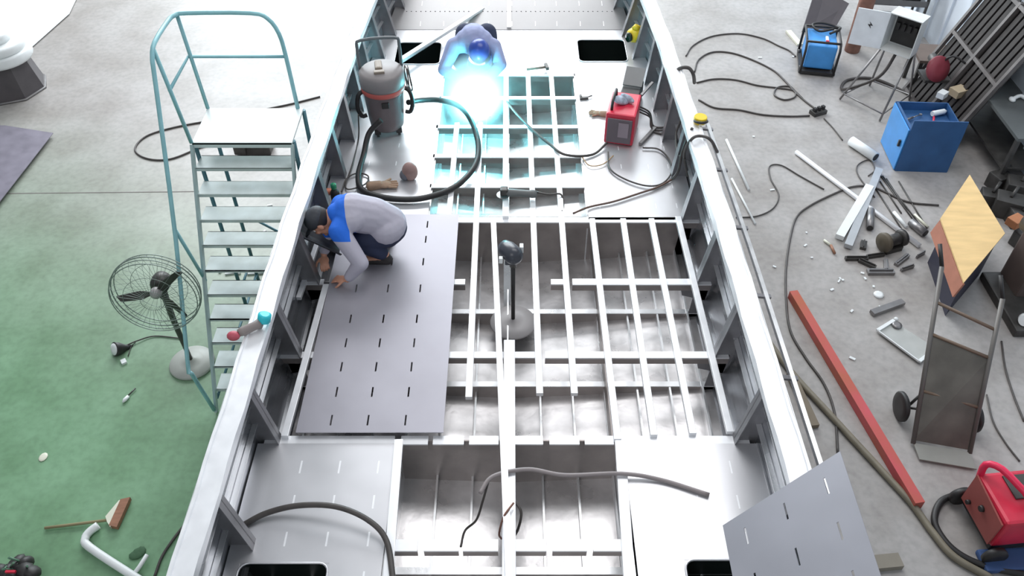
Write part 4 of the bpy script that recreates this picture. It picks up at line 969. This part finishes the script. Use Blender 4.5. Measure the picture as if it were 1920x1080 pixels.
for q, s in ((P(1690, 762, .14), -1), (P(1826, 782, .14), 1)):
    w_ = thing('wheel', None, None, q); w_.parent = t; w_.location = q-t.location
    mb = MB(); mb.lathe((-.025, 0, 0), [(.08, 0), (.13, .0), (.145, .012), (.145, .04), (.13, .052), (.08, .052)], (1, 0, 0), 28); obj('tyre', mb, BLACK, w_, local=True)
    mb = MB(); mb.lathe((-.02, 0, 0), [(.02, 0), (.085, .005), (.085, .035), (.02, .04)], (1, 0, 0), 24); obj('rim', mb, RUST, w_, local=True)
mb = MB(); mb.tube([P(1690, 762, .14), P(1826, 782, .14)], .014, 8); a, b = mid(.28); mb.tube([P(1700, 764, .14), a], .014, 8); mb.tube([P(1815, 780, .14), b], .014, 8); obj('axle', mb, DKMET, t)
mb = MB(); mb.tube([P(1757, 500, .0)+Vector((0, 0, .02)), P(1765, 540, .02)], .02, 8); tag(obj('iron_rod', mb, DKMET), 'short dark iron rod on the floor behind the hand truck handle', 'rod')

# ---- big red welder, bottom right
c = P(1870, 1000, 0)
t = thing('welding_machine', 'large red welding machine with tube handle and black wheel at bottom right', 'machine', c, R(6))
mb = MB(); mb.box((.17, .05, .33), (.80, .48, .36), bev=.03); obj('housing', mb, RED, t, local=True)
mb = MB(); mb.box((.17, .05, .11), (.74, .44, .1), bev=.01); obj('chassis', mb, BLACK, t, local=True)
mb = MB(); mb.prism([(-.24, -.17, .17), (-.24, .27, .17), (-.24, .27, .52), (-.24, -.17, .47)], (-.015, 0, 0)); fp = obj('front_panel', mb, mat('panel_red_dark', (.33, .08, .07), .5), t, local=True)
mb = MB(); mb.lathe((-.255, .05, .36), [(.03, 0), (.025, .025)], (-1, 0, 0), 14); obj('knob', mb, BLACK, fp, local=True); mb = MB(); mb.lathe((-.255, .18, .25), [(.02, 0), (.02, .03)], (-1, 0, 0), 12); obj('knob', mb, BLACK, fp, local=True)
mb = MB(); mb.tube([(-.20, .28, .45), (-.20, .3, .62), (-.12, .22, .66), (-.02, .02, .62), (.05, -.02, .60), (.6, -.02, .60)], .03, 10, sub=3); obj('handle_tube', mb, mat('bright_red', (.85, .03, .10), .35), t, local=True)
mb = MB(); mb.box((.2, .13, .515), (.5, .22, .02), bev=.005); obj('top_tray', mb, DKMET, t, local=True)
for sx in (-.2, .5):
    for sy in (-.24, .33):
        mb = MB(); mb.lathe((sx, sy-.03, .10), [(.03, 0), (.10, .0), (.105, .02), (.10, .05), (.03, .055)], (0, 1, 0), 24); obj('wheel', mb, BLACK, t, local=True)
cable('welding_hose', 'thick black lead curving around the front of the big red welding machine', 'cable', fl((1800, 925), (1765, 940), (1752, 975), (1768, 1010), (1800, 1040), (1850, 1062), (1925, 1078), z=.03), .03, BLACK)
mb = MB(); mb.box(P(1905, 1050, .03), (.6, .2, .06), Euler((0, 0, .05)), .02); tag(obj('blue_pad', mb, mat('navy_cloth', (.05, .10, .25), .8)), 'dark blue cloth pad on the floor below the big red welding machine', 'pad')

# ================================================================== ITEMS IN THE BOAT
# vacuum
vb = P(728, 243, DZ)
t = thing('vacuum_cleaner', 'grey drum vacuum cleaner with red band standing on the left deck', 'vacuum cleaner', vb, R(10))
lean = Vector((0, 0, 1)).normalized()
mb = MB(); mb.lathe((0, 0, .06), [(.15, 0), (.165, .02), (.175, .1), (.195, .38), (.20, .42)], lean, 36); obj('drum', mb, VACG, t, local=True)
mb = MB(); mb.lathe((0, 0, .47), [(.205, 0), (.215, .01), (.215, .05), (.205, .06)], lean, 36); obj('red_band', mb, mat('band_red', (.55, .12, .10), .45), t, local=True)
mb = MB(); mb.lathe((0, 0, .53), [(.215, 0), (.22, .03), (.215, .13), (.19, .155), (.02, .165)], lean, 36); obj('motor_head', mb, mat('vac_head_grey', (.24, .22, .22), .45), t, local=True)
mb = MB(); mb.tube([(-.20, .10, .60), (-.20, .12, .86), (-.16, .13, .93), (.16, .13, .93), (.20, .12, .86), (.20, .10, .60)], .016, 8, sub=3); obj('handle', mb, mat('dark_grey_handle', (.13, .15, .16), .4), t, local=True)
mb = MB(); mb.box((-.02, -.08, .70), (.1, .05, .03), bev=.008); mb.box((-.02, .04, .70), (.07, .16, .05), bev=.02); obj('switch_panel', mb, mat('switch_brown', (.30, .25, .2), .5), t, local=True)
mb = MB(); mb.box((0, -.2, .585), (.1, .02, .05), bev=.005); obj('badge', mb, mat('badge_red', (.5, .2, .2), .5), t, local=True)
for s in (-1, 1):
    mb = MB(); mb.tube([(s*.2, -.02, .48), (s*.25, -.04, .44), (s*.27, -.05, .32), (s*.24, -.05, .22), (s*.19, -.04, .22)], .022, 8, sub=3); obj('side_clip', mb, BLACK, t, local=True)
mb = MB(); mb.box((0, -.19, .40), (.07, .04, .06), bev=.008); obj('inlet', mb, BLACK, t, local=True)
mb = MB(); mb.ring((.24, .1, .52), .11, .007, (1, .1, 0), 24, 6); mb.ring((.255, .1, .50), .12, .007, (1, .2, .1), 24, 6); mb.ring((.27, .1, .53), .10, .007, (1, 0, .1), 24, 6); obj('cord_coil', mb, CABLE, t, local=True)
for a in (45, 135, 225, 315):
    mb = MB(); x, y = .15*math.cos(R(a)), .15*math.sin(R(a)); mb.box((x, y, .055), (.06, .05, .05), bev=.01); mb.lathe((x-.012, y, .03), [(.03, 0), (.03, .024)], (1, 0, 0), 14); obj('caster', mb, BLACK, t, local=True)
# gas bottle behind the vacuum (bright cyan lit tank)
mb = MB(); q = P(704, 128, DZ); 
# red wire feeder
wb = P(1161, 262, DZ)
t = thing('welder_unit', 'small red welder unit with grey front standing on the right deck', 'machine', wb, R(-14))
mb = MB(); mb.box((0, .11, .18), (.29, .42, .34), bev=.02); obj('housing', mb, RED, t, local=True)
mb = MB(); mb.box((0, -.108, .17), (.24, .015, .27), bev=.005); fp = obj('front_panel', mb, mat('panel_grey', (.16, .13, .15), .45), t, local=True)
mb = MB(); mb.box((.04, -.118, .19), (.10, .01, .16)); obj('display', mb, mat('display_grey', (.32, .26, .30), .3), fp, local=True)
mb = MB(); mb.tube([(-.1, -.03, .35), (-.1, .0, .43), (-.1, .22, .43), (-.1, .25, .35)], .014, 8, sub=2); obj('handle', mb, BLACK, t, local=True)
for sx in (-.11, .11):
    for sy in (-.05, .28): mb = MB(); mb.box((sx, sy, .0), (.04, .04, .02)); obj('foot', mb, BLACK, t, local=True)
mb = MB(); q = wb+Vector((.0, .12, .36)); mb.ell(q+Vector((0, 0, .02)), (.09, .06, .035), Euler((.2, .3, .4))); mb.ell(q+Vector((.06, .02, .03)), (.08, .035, .03), Euler((0, .2, -.7))); tag(obj('cloth_rag', mb, mat('blue_white_rag', (.55, .62, .75), .8, 0, .6, 20)), 'crumpled blue-white rag on top of the small red welder', 'rag')
q = P(1178, 205, DZ)
t = thing('black_case', 'black open toolbox standing behind the small red welder', 'toolbox', q, R(-16))
mb = MB(); mb.box((0, .1, .10), (.2, .34, .2), bev=.012); obj('case_body', mb, BLACK, t, local=True)
mb = MB(); mb.box((.0, .2, .27), (.2, .22, .015), Euler((.5, 0, 0))); obj('lid', mb, mat('lid_grey', (.17, .17, .17), .4), t, local=True)
mb = MB(); mb.bar((.12, -.02, .2), (.2, .16, .26), .025, .02); obj('side_arm', mb, STEEL, t, local=True)
# yellow lamp at the bow side
q = P(1190, 70, 1.86)
t = thing('work_light', 'yellow work light hung at the right hull side near the bow', 'lamp', q)
mb = MB(); mb.ell((0, 0, .03), (.10, .09, .085)); mb.lathe((0, 0, .1), [(.05, 0), (.03, .05)], (.4, .2, 1), 12); obj('lamp_body', mb, YELL, t, local=True)
mb = MB(); mb.lathe((-.06, -.05, .03), [(.05, 0), (.055, .03), (.02, .035)], (-1, -.5, .1), 18); obj('lamp_lens', mb, GLASSD, t, local=True)
mb = MB(); mb.tube([(.05, .02, .1), (.12, .04, .2), (.2, .02, .26)], .012, 8, sub=3); obj('hook', mb, YELL, t, local=True)
# hammer, glove etc
def small(name, label, cat, px, py, z, parts, rz=0):
    t = thing(name, label, cat, P(px, py, z), rz)
    for nm, fn, m_ in parts:
        mb = MB(); fn(mb); obj(nm, mb, m_, t, local=True)
    return t
small('hammer', 'brown-handled hammer lying across the far edge of the opening', 'hammer', 1008, 130, DZ+.035,
      (('handle', lambda m: m.tube([(-.12, -.03, .015), (.08, .02, .015)], .014, 8), mat('handle_brown', (.25, .22, .18), .6)), ('head', lambda m: m.box((.10, .025, .02), (.035, .11, .035), Euler((0, 0, .2)), .005), DKMET)))
def glove(mb, s=1.0):
    mb.ell((0, 0, .025*s), (.065*s, .05*s, .025*s)); mb.caps((-.05*s, 0, .025*s), .04*s, (-.13*s, -.01, .025*s), .045*s)
    for k in range(4): mb.caps((.04*s, (-.036+k*.024)*s, .022*s), .013*s, (.12*s-.01*abs(k-1.5), (-.045+k*.03)*s, .02*s), .011*s)
    mb.caps((0, .04*s, .022*s), .014*s, (.05*s, .085*s, .02*s), .012*s)
mb = MB(); glove(mb, 1.0); t = obj('work_glove', mb, GLOVE, local=True); t.location = P(722, 350, DZ+.003); t.rotation_euler = (0, 0, .1); tag(t, 'tan leather work glove on the left deck beside the hose', 'glove')
mb = MB(); glove(mb, .75); t = obj('work_glove', mb, mat('glove_brown', (.38, .26, .18), .8), local=True); t.location = P(1120, 215, DZ+.003); t.rotation_euler = (0, 0, 2.8); tag(t, 'tan glove lying left of the small red welder', 'glove')
t = thing('knee_pad', 'rounded pinkish-grey knee pad upright on the left deck above the glove', 'pad', P(770, 336, DZ))
mb = MB(); mb.ell((0, 0, .09), (.075, .055, .10)); obj('shell', mb, PINK, t, local=True)
mb = MB(); mb.ell((-.05, 0, .05), (.05, .05, .055)); obj('strap', mb, mat('strap_slate', (.16, .17, .20), .6), t, local=True)
small('clamp', 'tiny dark clamp on the deck right of the far opening', 'clamp', 1095, 186, DZ+.0,
      (('jaw', lambda m: (m.box((0, 0, .012), (.09, .03, .024)), m.box((-.03, .03, .012), (.025, .06, .024))), DKMET), ('screw', lambda m: m.tube([(.02, 0, .02), (.09, .03, .02)], .008, 6), STEEL)), .1)
small('angle_grinder', 'dark angle grinder resting on the far framing bars', 'grinder', 978, 367, DZ+.05,
      (('body', lambda m: m.lathe((-.14, 0, .04), [(.025, 0), (.035, .03), (.032, .2), (.04, .24), (.03, .28)], (1, -.1, 0), 18), mat('grinder_grey', (.16, .17, .17), .5)),
       ('gear_head', lambda m: m.box((-.16, .01, .045), (.07, .07, .07), None, .012), DKMET), ('disc', lambda m: m.lathe((-.17, .01, .0), [(.06, 0), (.06, .005)], (0, 0, 1), 24), STEEL),
       ('cord', lambda m: m.tube([(.14, 0, .04), (.25, -.02, .03), (.36, .02, .0), (.38, -.08, -.05), (.36, -.2, -.02)], .009, 6, True, 5), CABLE)))
small('angle_grinder', 'red and cyan angle grinder lying on the left gunwale', 'grinder', 470, 620, GZ+.0,
      (('body', lambda m: m.lathe((-.06, -.06, .04), [(.025, 0), (.033, .03), (.03, .12), (.038, .15), (.02, .17)], (1, .7, 0), 18), mat('grinder_taupe', (.30, .26, .25), .5)),
       ('red_grip', lambda m: m.ell((-.09, -.08, .035), (.045, .035, .034)), mat('grip_red', (.55, .10, .14), .5)), ('cyan_cap', lambda m: m.lathe((.085, .05, .035), [(.03, 0), (.045, .01), (.045, .06), (.03, .07)], (.3, .2, 1), 18), CYAN)))
mb = MB(); mb.bar(P(1200, 270, DZ+.02), P(1228, 240, DZ+.02), .03, .03); tag(obj('metal_bar', mb, STEEL), 'short grey bar lying beside the leads of the red welder', 'bar')
# things by the worker's shoulder at the hull side
q = P(628, 372, DZ); 
t = thing('spray_bottle', 'small dark bottle with green cap by the left hull side above the worker', 'bottle', P(632, 385, DZ))
mb = MB(); mb.lathe((0, 0, 0), [(.04, 0), (.042, .02), (.042, .15), (.02, .19)], n=18); obj('bottle_body', mb, BLACK, t, local=True)
mb = MB(); mb.lathe((0, 0, .19), [(.022, 0), (.026, .01), (.026, .05), (.01, .06)], n=16); obj('cap', mb, OLIVE, t, local=True)
t = thing('orange_drill', 'orange-red hand drill by the left hull side beside the dark bottle', 'drill', P(608, 385, DZ+.0))
mb = MB(); mb.lathe((-.05, 0, .11), [(.025, 0), (.035, .02), (.035, .12), (.02, .15)], (1, .6, 0), 16); mb.tube([(0, .0, .1), (-.01, -.01, .02)], .02, 8); obj('drill_body', mb, mat('orange_red', (.60, .18, .10), .45), t, local=True)
mb = MB(); mb.box((-.01, -.01, .015), (.06, .05, .03), bev=.005); obj('battery', mb, BLACK, t, local=True)

# ================================================================== PEOPLE
def remesh(o, vox, it=4):
    m = o.modifiers.new('skin', 'REMESH'); m.mode = 'VOXEL'; m.voxel_size = vox; m.use_smooth_shade = True
    s = o.modifiers.new('smooth', 'SMOOTH'); s.factor = .5; s.iterations = it
    return o
def V(*a): return Vector(a)
def add_hand(mb, wrist, direction, palm_n, curl=.5, thumb=1, s=1.0):
    """palm with five separate bent fingers; direction: wrist->fingers, palm_n: out of the palm"""
    d = Vector(direction).normalized(); n = Vector(palm_n); n = (n-d*n.dot(d)).normalized(); sd = d.cross(n)*thumb
    w0 = Vector(wrist); pc = w0+d*.05*s
    M = Matrix((sd, d, n)).transposed()
    mb.ell(pc, (.042*s, .052*s, .017*s), M, 12)
    for k, (ln, off) in enumerate(((.066, .031), (.076, .011), (.071, -.011), (.055, -.031))):
        p0 = w0+d*.09*s+sd*off*s; a = curl*(1+.1*k); p = p0; r = .0095*s; dd = d
        for j, f in enumerate((.45, .32, .23)):
            dd = (d*math.cos(a*(j+.6))+n*math.sin(a*(j+.6))+sd*off*1.5).normalized(); q = p+dd*ln*f*s
            mb.caps(p, r, q, r*.9, 8); p = q; r *= .9
    p = w0+d*.03*s+sd*.036*s; q = p+(sd*.75+d*.6+n*.3).normalized()*.038*s; mb.caps(p, .012*s, q, .0105*s, 8)
    mb.caps(q, .0105*s, q+(sd*.3+d*.85+n*.45).normalized()*.032*s, .009*s, 8)
def add_head(mb, c, face, up, s=1.0):
    f = Vector(face).normalized(); u = Vector(up); u = (u-f*u.dot(f)).normalized(); l = u.cross(f)
    M = Matrix((l, f, u)).transposed()
    c = Vector(c); q = lambda x, y, z: c+(l*x+f*y+u*z)*s
    mb.ell(q(0, -.005, .02), (.076*s, .096*s, .10*s), M, 20)
    mb.ell(q(0, .02, -.045), (.058*s, .068*s, .068*s), M, 16)      # jaw
    mb.ell(q(0, .078, -.085), (.024*s, .02*s, .018*s), M, 10)      # chin
    mb.caps(q(0, .088, .015), .010*s, q(0, .112, -.022), .0135*s, 8)  # nose
    mb.ell(q(0, .086, .035), (.05*s, .014*s, .010*s), M, 10)       # brow
    mb.ell(q(0, .088, -.052), (.025*s, .012*s, .008*s), M, 10)     # lips
    for sx in (-1, 1): mb.ell(q(sx*.079, -.005, -.005), (.010*s, .02*s, .032*s), M, 10); mb.ell(q(sx*.04, .07, -.02), (.02*s, .02*s, .02*s), M, 8)
    return q, M
def add_eyes(parent, q, M, s=1.0):
    for sx in (-1, 1):
        mb = MB(); mb.ell(q(sx*.031, .082, .012), (.013, .010, .011), M, 10); mb.mi = 1; mb.ell(q(sx*.031, .0905, .012), (.005, .003, .005), M, 8); obj('eye', mb, [WHITE, BLACK], parent)

# ---------- crouching worker, facing the left hull side (-X)
# shirt: blue yoke and front, grey back and sleeves
def shirt_mat():
    m = bpy.data.materials.new('two_tone_shirt'); m.use_nodes = True; nt = m.node_tree; N = nt.nodes; L = nt.links; b = N['Principled BSDF']
    tc = N.new('ShaderNodeTexCoord'); sp = N.new('ShaderNodeSeparateXYZ'); L.new(tc.outputs['Object'], sp.inputs[0])
    def mt(op, a, b_):
        n = N.new('ShaderNodeMath'); n.operation = op
        for i, v in enumerate((a, b_)):
            if isinstance(v, (int, float)): n.inputs[i].default_value = v
            else: L.new(v, n.inputs[i])
        return n.outputs[0]
    x, y, z = sp.outputs
    # blue where near the shoulders (x < -.22 local) and above the sleeve seam
    a = mt('LESS_THAN', mt('ADD', x, mt('MULTIPLY', z, .25)), -.05)
    s_ = mt('GREATER_THAN', mt('ADD', mt('MULTIPLY', y, .7), z), .19)
    mk = mt('MULTIPLY', a, s_)
    mx = N.new('ShaderNodeMixRGB'); L.new(mk, mx.inputs[0]); mx.inputs[1].default_value = (.50, .48, .56, 1); mx.inputs[2].default_value = (.02, .16, .74, 1)
    L.new(mx.outputs[0], b.inputs['Base Color']); b.inputs['Roughness'].default_value = .85
    nz = N.new('ShaderNodeTexNoise'); nz.inputs['Scale'].default_value = 9; L.new(tc.outputs['Object'], nz.inputs['Vector'])
    bp = N.new('ShaderNodeBump'); bp.inputs['Strength'].default_value = .5; bp.inputs['Distance'].default_value = .02; L.new(nz.outputs['Fac'], bp.inputs['Height']); L.new(bp.outputs[0], b.inputs['Normal'])
    return m
base = V(-1.12, 5.26, DZ+.051)
t = thing('person', 'person in blue and grey long-sleeved shirt crouching over the left deck edge', 'person', base)
PEL = V(-1.03, 5.30, 2.04); BEL = V(-1.13, 5.28, 2.15); CH = V(-1.29, 5.24, 2.22); NK = V(-1.42, 5.21, 2.25)
HD = V(-1.535, 5.18, 2.17)
SHn, ELn, WRn = V(-1.37, 5.05, 2.18), V(-1.21, 4.92, 1.96), V(-1.335, 4.90, 1.80)
SHf, ELf, WRf = V(-1.40, 5.39, 2.18), V(-1.53, 5.30, 1.98), V(-1.56, 5.16, 1.84)
HPn, KNn, ANn = V(-1.03, 5.24, 1.99), V(-1.27, 5.17, 1.97), V(-1.06, 5.17, 1.83)
HPf, KNf, ANf = V(-1.02, 5.40, 2.0), V(-1.30, 5.48, 2.0), V(-1.08, 5.43, 1.83)
mb = MB()
mb.ell(PEL, (.15, .165, .13)); mb.chain([(PEL, .14), (BEL, .13), (CH, .145)]); mb.ell(CH, (.15, .175, .12)); mb.chain([(CH, .10), (NK, .06), (HD+V(.03, 0, 0), .055)])
for sh, el, wr in ((SHn, ELn, WRn), (SHf, ELf, WRf)):
    mb.chain([(CH, .10), (sh, .062), (el, .043), (wr, .028)]); mb.caps(sh, .058, el, .043)
for hp, kn, an in ((HPn, KNn, ANn), (HPf, KNf, ANf)):
    mb.chain([(hp, .10), (kn, .062), (an, .042)]); mb.chain([(an, .038), (an+V(-.04, 0, -.045), .035), (an+V(-.15, 0, -.05), .028)])
q, M = add_head(mb, HD, (-.55, -.12, -.80), (-.85, -.02, .50))
add_hand(mb, WRn+V(-.01, 0, -.005), (-.85, .35, -.22), (-.1, .2, -1), .35, 1)
add_hand(mb, WRf+V(0, -.01, -.005), (.15, -.9, -.35), (.1, -.2, -1), .75, -1)
body = remesh(obj('body', mb, SKIN, t), .0065, 2)
add_eyes(t, q, M)
mb = MB()
mb.ell(PEL+V(-.0, -.01, .01), (.165, .195, .145)); mb.chain([(PEL+V(0, 0, .02), .155), (BEL, .155), (CH, .16)]); mb.ell(CH, (.16, .20, .135)); mb.caps(CH, .12, NK+V(.02, 0, -.01), .085)
for sh, el, wr in ((SHn, ELn, WRn), (SHf, ELf, WRf)):
    mb.chain([(CH, .12), (sh, .085), (el, .066), (wr.lerp(el, .18), .046)])
    for k in range(3): mb.ell(sh.lerp(el, .35+.25*k), (.072-.006*k, .064, .05), Euler((k, .5, .3)), 10)
sh_ = remesh(obj('shirt', mb, shirt_mat(), t), .009, 6)
mb = MB()
mb.ell(PEL+V(.01, 0, -.03), (.155, .18, .12))
for hp, kn, an in ((HPn, KNn, ANn), (HPf, KNf, ANf)): mb.chain([(hp, .115), (kn, .083), (an.lerp(kn, .12), .062)])
remesh(obj('trousers', mb, TROU, t), .009, 5)
for an in (ANn, ANf):
    mb = MB(); mb.caps(an+V(.02, 0, -.06), .045, an+V(-.06, 0, -.065), .043); mb.caps(an+V(-.06, 0, -.065), .042, an+V(-.19, 0, -.078), .034); mb.ell(an+V(.0, 0, -.02), (.05, .045, .04))
    remesh(obj('shoe', mb, SHOE, t), .008, 3)
mb = MB(); mb.ell(q(0, -.022, .035), (.085, .10, .098), M, 20); remesh(obj('hair', mb, HAIR, t), .01, 2)
mb = MB(); mb.ell(q(0, -.01, .06), (.092, .11, .082), M, 20); mb.ell(q(0, .11, .045), (.075, .075, .012), M, 16); remesh(obj('cap', mb, CAPM, t), .008, 2)
# dark hand-held face shield between head and work
mb = MB(); rows = []
for j in range(7):
    v = -.25+j*.060
    rows.append([mb.bm.verts.new(q(.15*math.sin(a_), .09+.08*math.cos(a_)+.0, v)) for a_ in [R(-80+20*k) for k in range(9)]])
for a, b in zip(rows, rows[1:]):
    for k in range(8): mb.face((a[k], a[k+1], b[k+1], b[k]))
o = obj('face_shield', mb, CAPM, t); o.modifiers.new('t', 'SOLIDIFY').thickness = .006

# ---------- welder at the far side of the opening, facing the camera
base = V(-.40, 8.62, DZ+.001)
t = thing('person', 'person in a blue welding helmet kneeling over the far opening, welding', 'person', base)
PEL = V(-.42, 8.60, 1.97); BEL = V(-.42, 8.44, 2.06); CH = V(-.41, 8.26, 2.12); NK = V(-.39, 8.16, 2.15); HD = V(-.345, 8.03, 2.11)
SHl, ELl, WRl = V(-.62, 8.22, 2.08), V(-.73, 8.04, 1.90), V(-.53, 7.88, 1.86)
SHr, ELr, WRr = V(-.20, 8.22, 2.07), V(-.12, 8.08, 1.94), V(-.25, 7.92, 1.86)
mb = MB()
mb.ell(PEL, (.17, .15, .13)); mb.chain([(PEL, .14), (BEL, .135), (CH, .15)]); mb.ell(CH, (.19, .15, .12)); mb.chain([(CH, .10), (NK, .06), (HD, .05)])
for sh, el, wr in ((SHl, ELl, WRl), (SHr, ELr, WRr)): mb.chain([(CH, .10), (sh, .062), (el, .043), (wr, .03)])
LG = ((V(-.52, 8.64, 2.0), V(-.58, 8.40, 1.79), V(-.55, 8.82, 1.77)), (V(-.28, 8.64, 2.0), V(-.22, 8.40, 1.79), V(-.25, 8.82, 1.77)))
for hp, kn, an in LG: mb.chain([(hp, .10), (kn, .065), (an, .042), (an+V(0, .12, -.03), .03)])
q, M = add_head(mb, HD, (.05, -.72, -.69), (0, -.69, .72))
add_hand(mb, WRl, (.55, -.75, -.3), (.3, 0, -1), .7, -1); add_hand(mb, WRr, (-.5, -.8, -.3), (-.3, 0, -1), .7, 1)
remesh(obj('body', mb, SKIN, t), .008, 2)
add_eyes(t, q, M)
mb = MB()
mb.ell(PEL, (.18, .16, .14)); mb.chain([(PEL, .155), (BEL, .155), (CH, .165)]); mb.ell(CH, (.21, .17, .135)); mb.caps(CH, .12, NK, .08)
for sh, el, wr in ((SHl, ELl, WRl), (SHr, ELr, WRr)): mb.chain([(CH, .12), (sh, .088), (el, .066), (wr.lerp(el, .12), .05)])
remesh(obj('jacket', mb, NAVYC, t), .01, 5)
mb = MB(); mb.ell(PEL+V(0, .02, -.03), (.18, .16, .12))
for hp, kn, an in LG: mb.chain([(hp, .115), (kn, .082), (an, .06)])
remesh(obj('trousers', mb, TROU, t), .01, 4)
for hp, kn, an in LG:
    mb = MB(); mb.caps(an+V(0, .03, -.01), .046, an+V(0, .17, -.03), .036); remesh(obj('shoe', mb, SHOE, t), .009, 2)
for wr, dd, th_ in ((WRl, V(.55, -.75, -.3), -1), (WRr, V(-.5, -.8, -.3), 1)):
    mb = MB(); add_hand(mb, wr, dd, (dd.x, 0, -1), .7, th_, 1.18); mb.caps(wr-dd.normalized()*.06, .052, wr+dd.normalized()*.01, .038)
    remesh(obj('glove', mb, mat('grey_leather', (.45, .45, .45), .7), t), .006, 1)
mb = MB(); mb.ell(q(0, .0, .03), (.115, .13, .135), M, 22); remesh(obj('hard_cap', mb, HELM, t), .009, 2)
mb = MB(); rows = []
for j in range(9):
    v = -.17+j*.03
    rows.append([mb.bm.verts.new(q(.125*math.sin(a_), .05+.115*math.cos(a_), v)) for a_ in [R(-90+15*k) for k in range(13)]])
for a, b in zip(rows, rows[1:]):
    for k in range(12): mb.face((a[k], a[k+1], b[k+1], b[k]))
ms = obj('welding_mask', mb, HELM, t); ms.modifiers.new('t', 'SOLIDIFY').thickness = .006
mb = MB(); mb.box(q(0, .168, .015), (.10, .012, .05), M); obj('visor', mb, GLASSD, ms)
# torch and arc
ARC = P(893, 195, DZ+.03)
tt = thing('welding_torch', 'welding torch held by the kneeling welder at the bright arc', 'welding torch', WRr+V(-.05, -.06, -.02))
a = WRr+V(-.045, -.075, -.03)
mb = MB(); mb.tube([a+V(.05, .08, .04), a, ARC+V(.03, .06, .06)], .014, 10, sub=3); obj('handle', mb, BLACK, tt)
mb = MB(); mb.tube([ARC+V(.03, .06, .06), ARC+V(0, .01, .02)], .010, 10); obj('nozzle', mb, mat('brass', (.6, .35, .15), .3, .9), tt)
mb = MB(); mb.ell(ARC, (.022, .022, .018), n=12); o = obj('welding_arc', mb, mat('arc_glow', (1, 1, 1), .5, emit=((.45, .92, 1.0), 900)), base=ARC)
tag(o, 'blinding blue-white welding arc at the torch tip', 'welding arc')
ld = bpy.data.lights.new('arc_light', 'POINT'); ld.energy = 700; ld.color = (.17, .83, 1.0); ld.shadow_soft_size = .05
lo = bpy.data.objects.new('arc_light', ld); COL.objects.link(lo); lo.location = ARC+V(-.01, -.03, .11)
# scattering volume added to carry the bloom of the arc
def bloom_volume():
    m = bpy.data.materials.new('arc_bloom_volume'); m.use_nodes = True; nt = m.node_tree; N = nt.nodes; L = nt.links
    for n in list(N):
        if n.type != 'OUTPUT_MATERIAL': N.remove(n)
    out = [n for n in N if n.type == 'OUTPUT_MATERIAL'][0]
    vs = N.new('ShaderNodeVolumeScatter'); vs.inputs['Color'].default_value = (.9, .97, 1, 1); vs.inputs['Anisotropy'].default_value = .0
    tc = N.new('ShaderNodeTexCoord'); ln = N.new('ShaderNodeVectorMath'); ln.operation = 'LENGTH'; L.new(tc.outputs['Object'], ln.inputs[0])
    mr = N.new('ShaderNodeMapRange'); mr.inputs['From Min'].default_value = .42; mr.inputs['From Max'].default_value = .0; mr.inputs['To Max'].default_value = 14.0
    mr.interpolation_type = 'SMOOTHSTEP'
    L.new(ln.outputs['Value'], mr.inputs['Value']); L.new(mr.outputs[0], vs.inputs['Density']); L.new(vs.outputs[0], out.inputs['Volume'])
    return m
mb = MB(); mb.ell((0, 0, 0), (.42, .42, .42), n=24); o = obj('arc_bloom_volume', mb, bloom_volume(), local=True); o.location = ARC+V(-.02, -.02, .17)
tag(o, 'glow around the welding arc, built as an added scattering volume', 'smoke', kind='stuff')
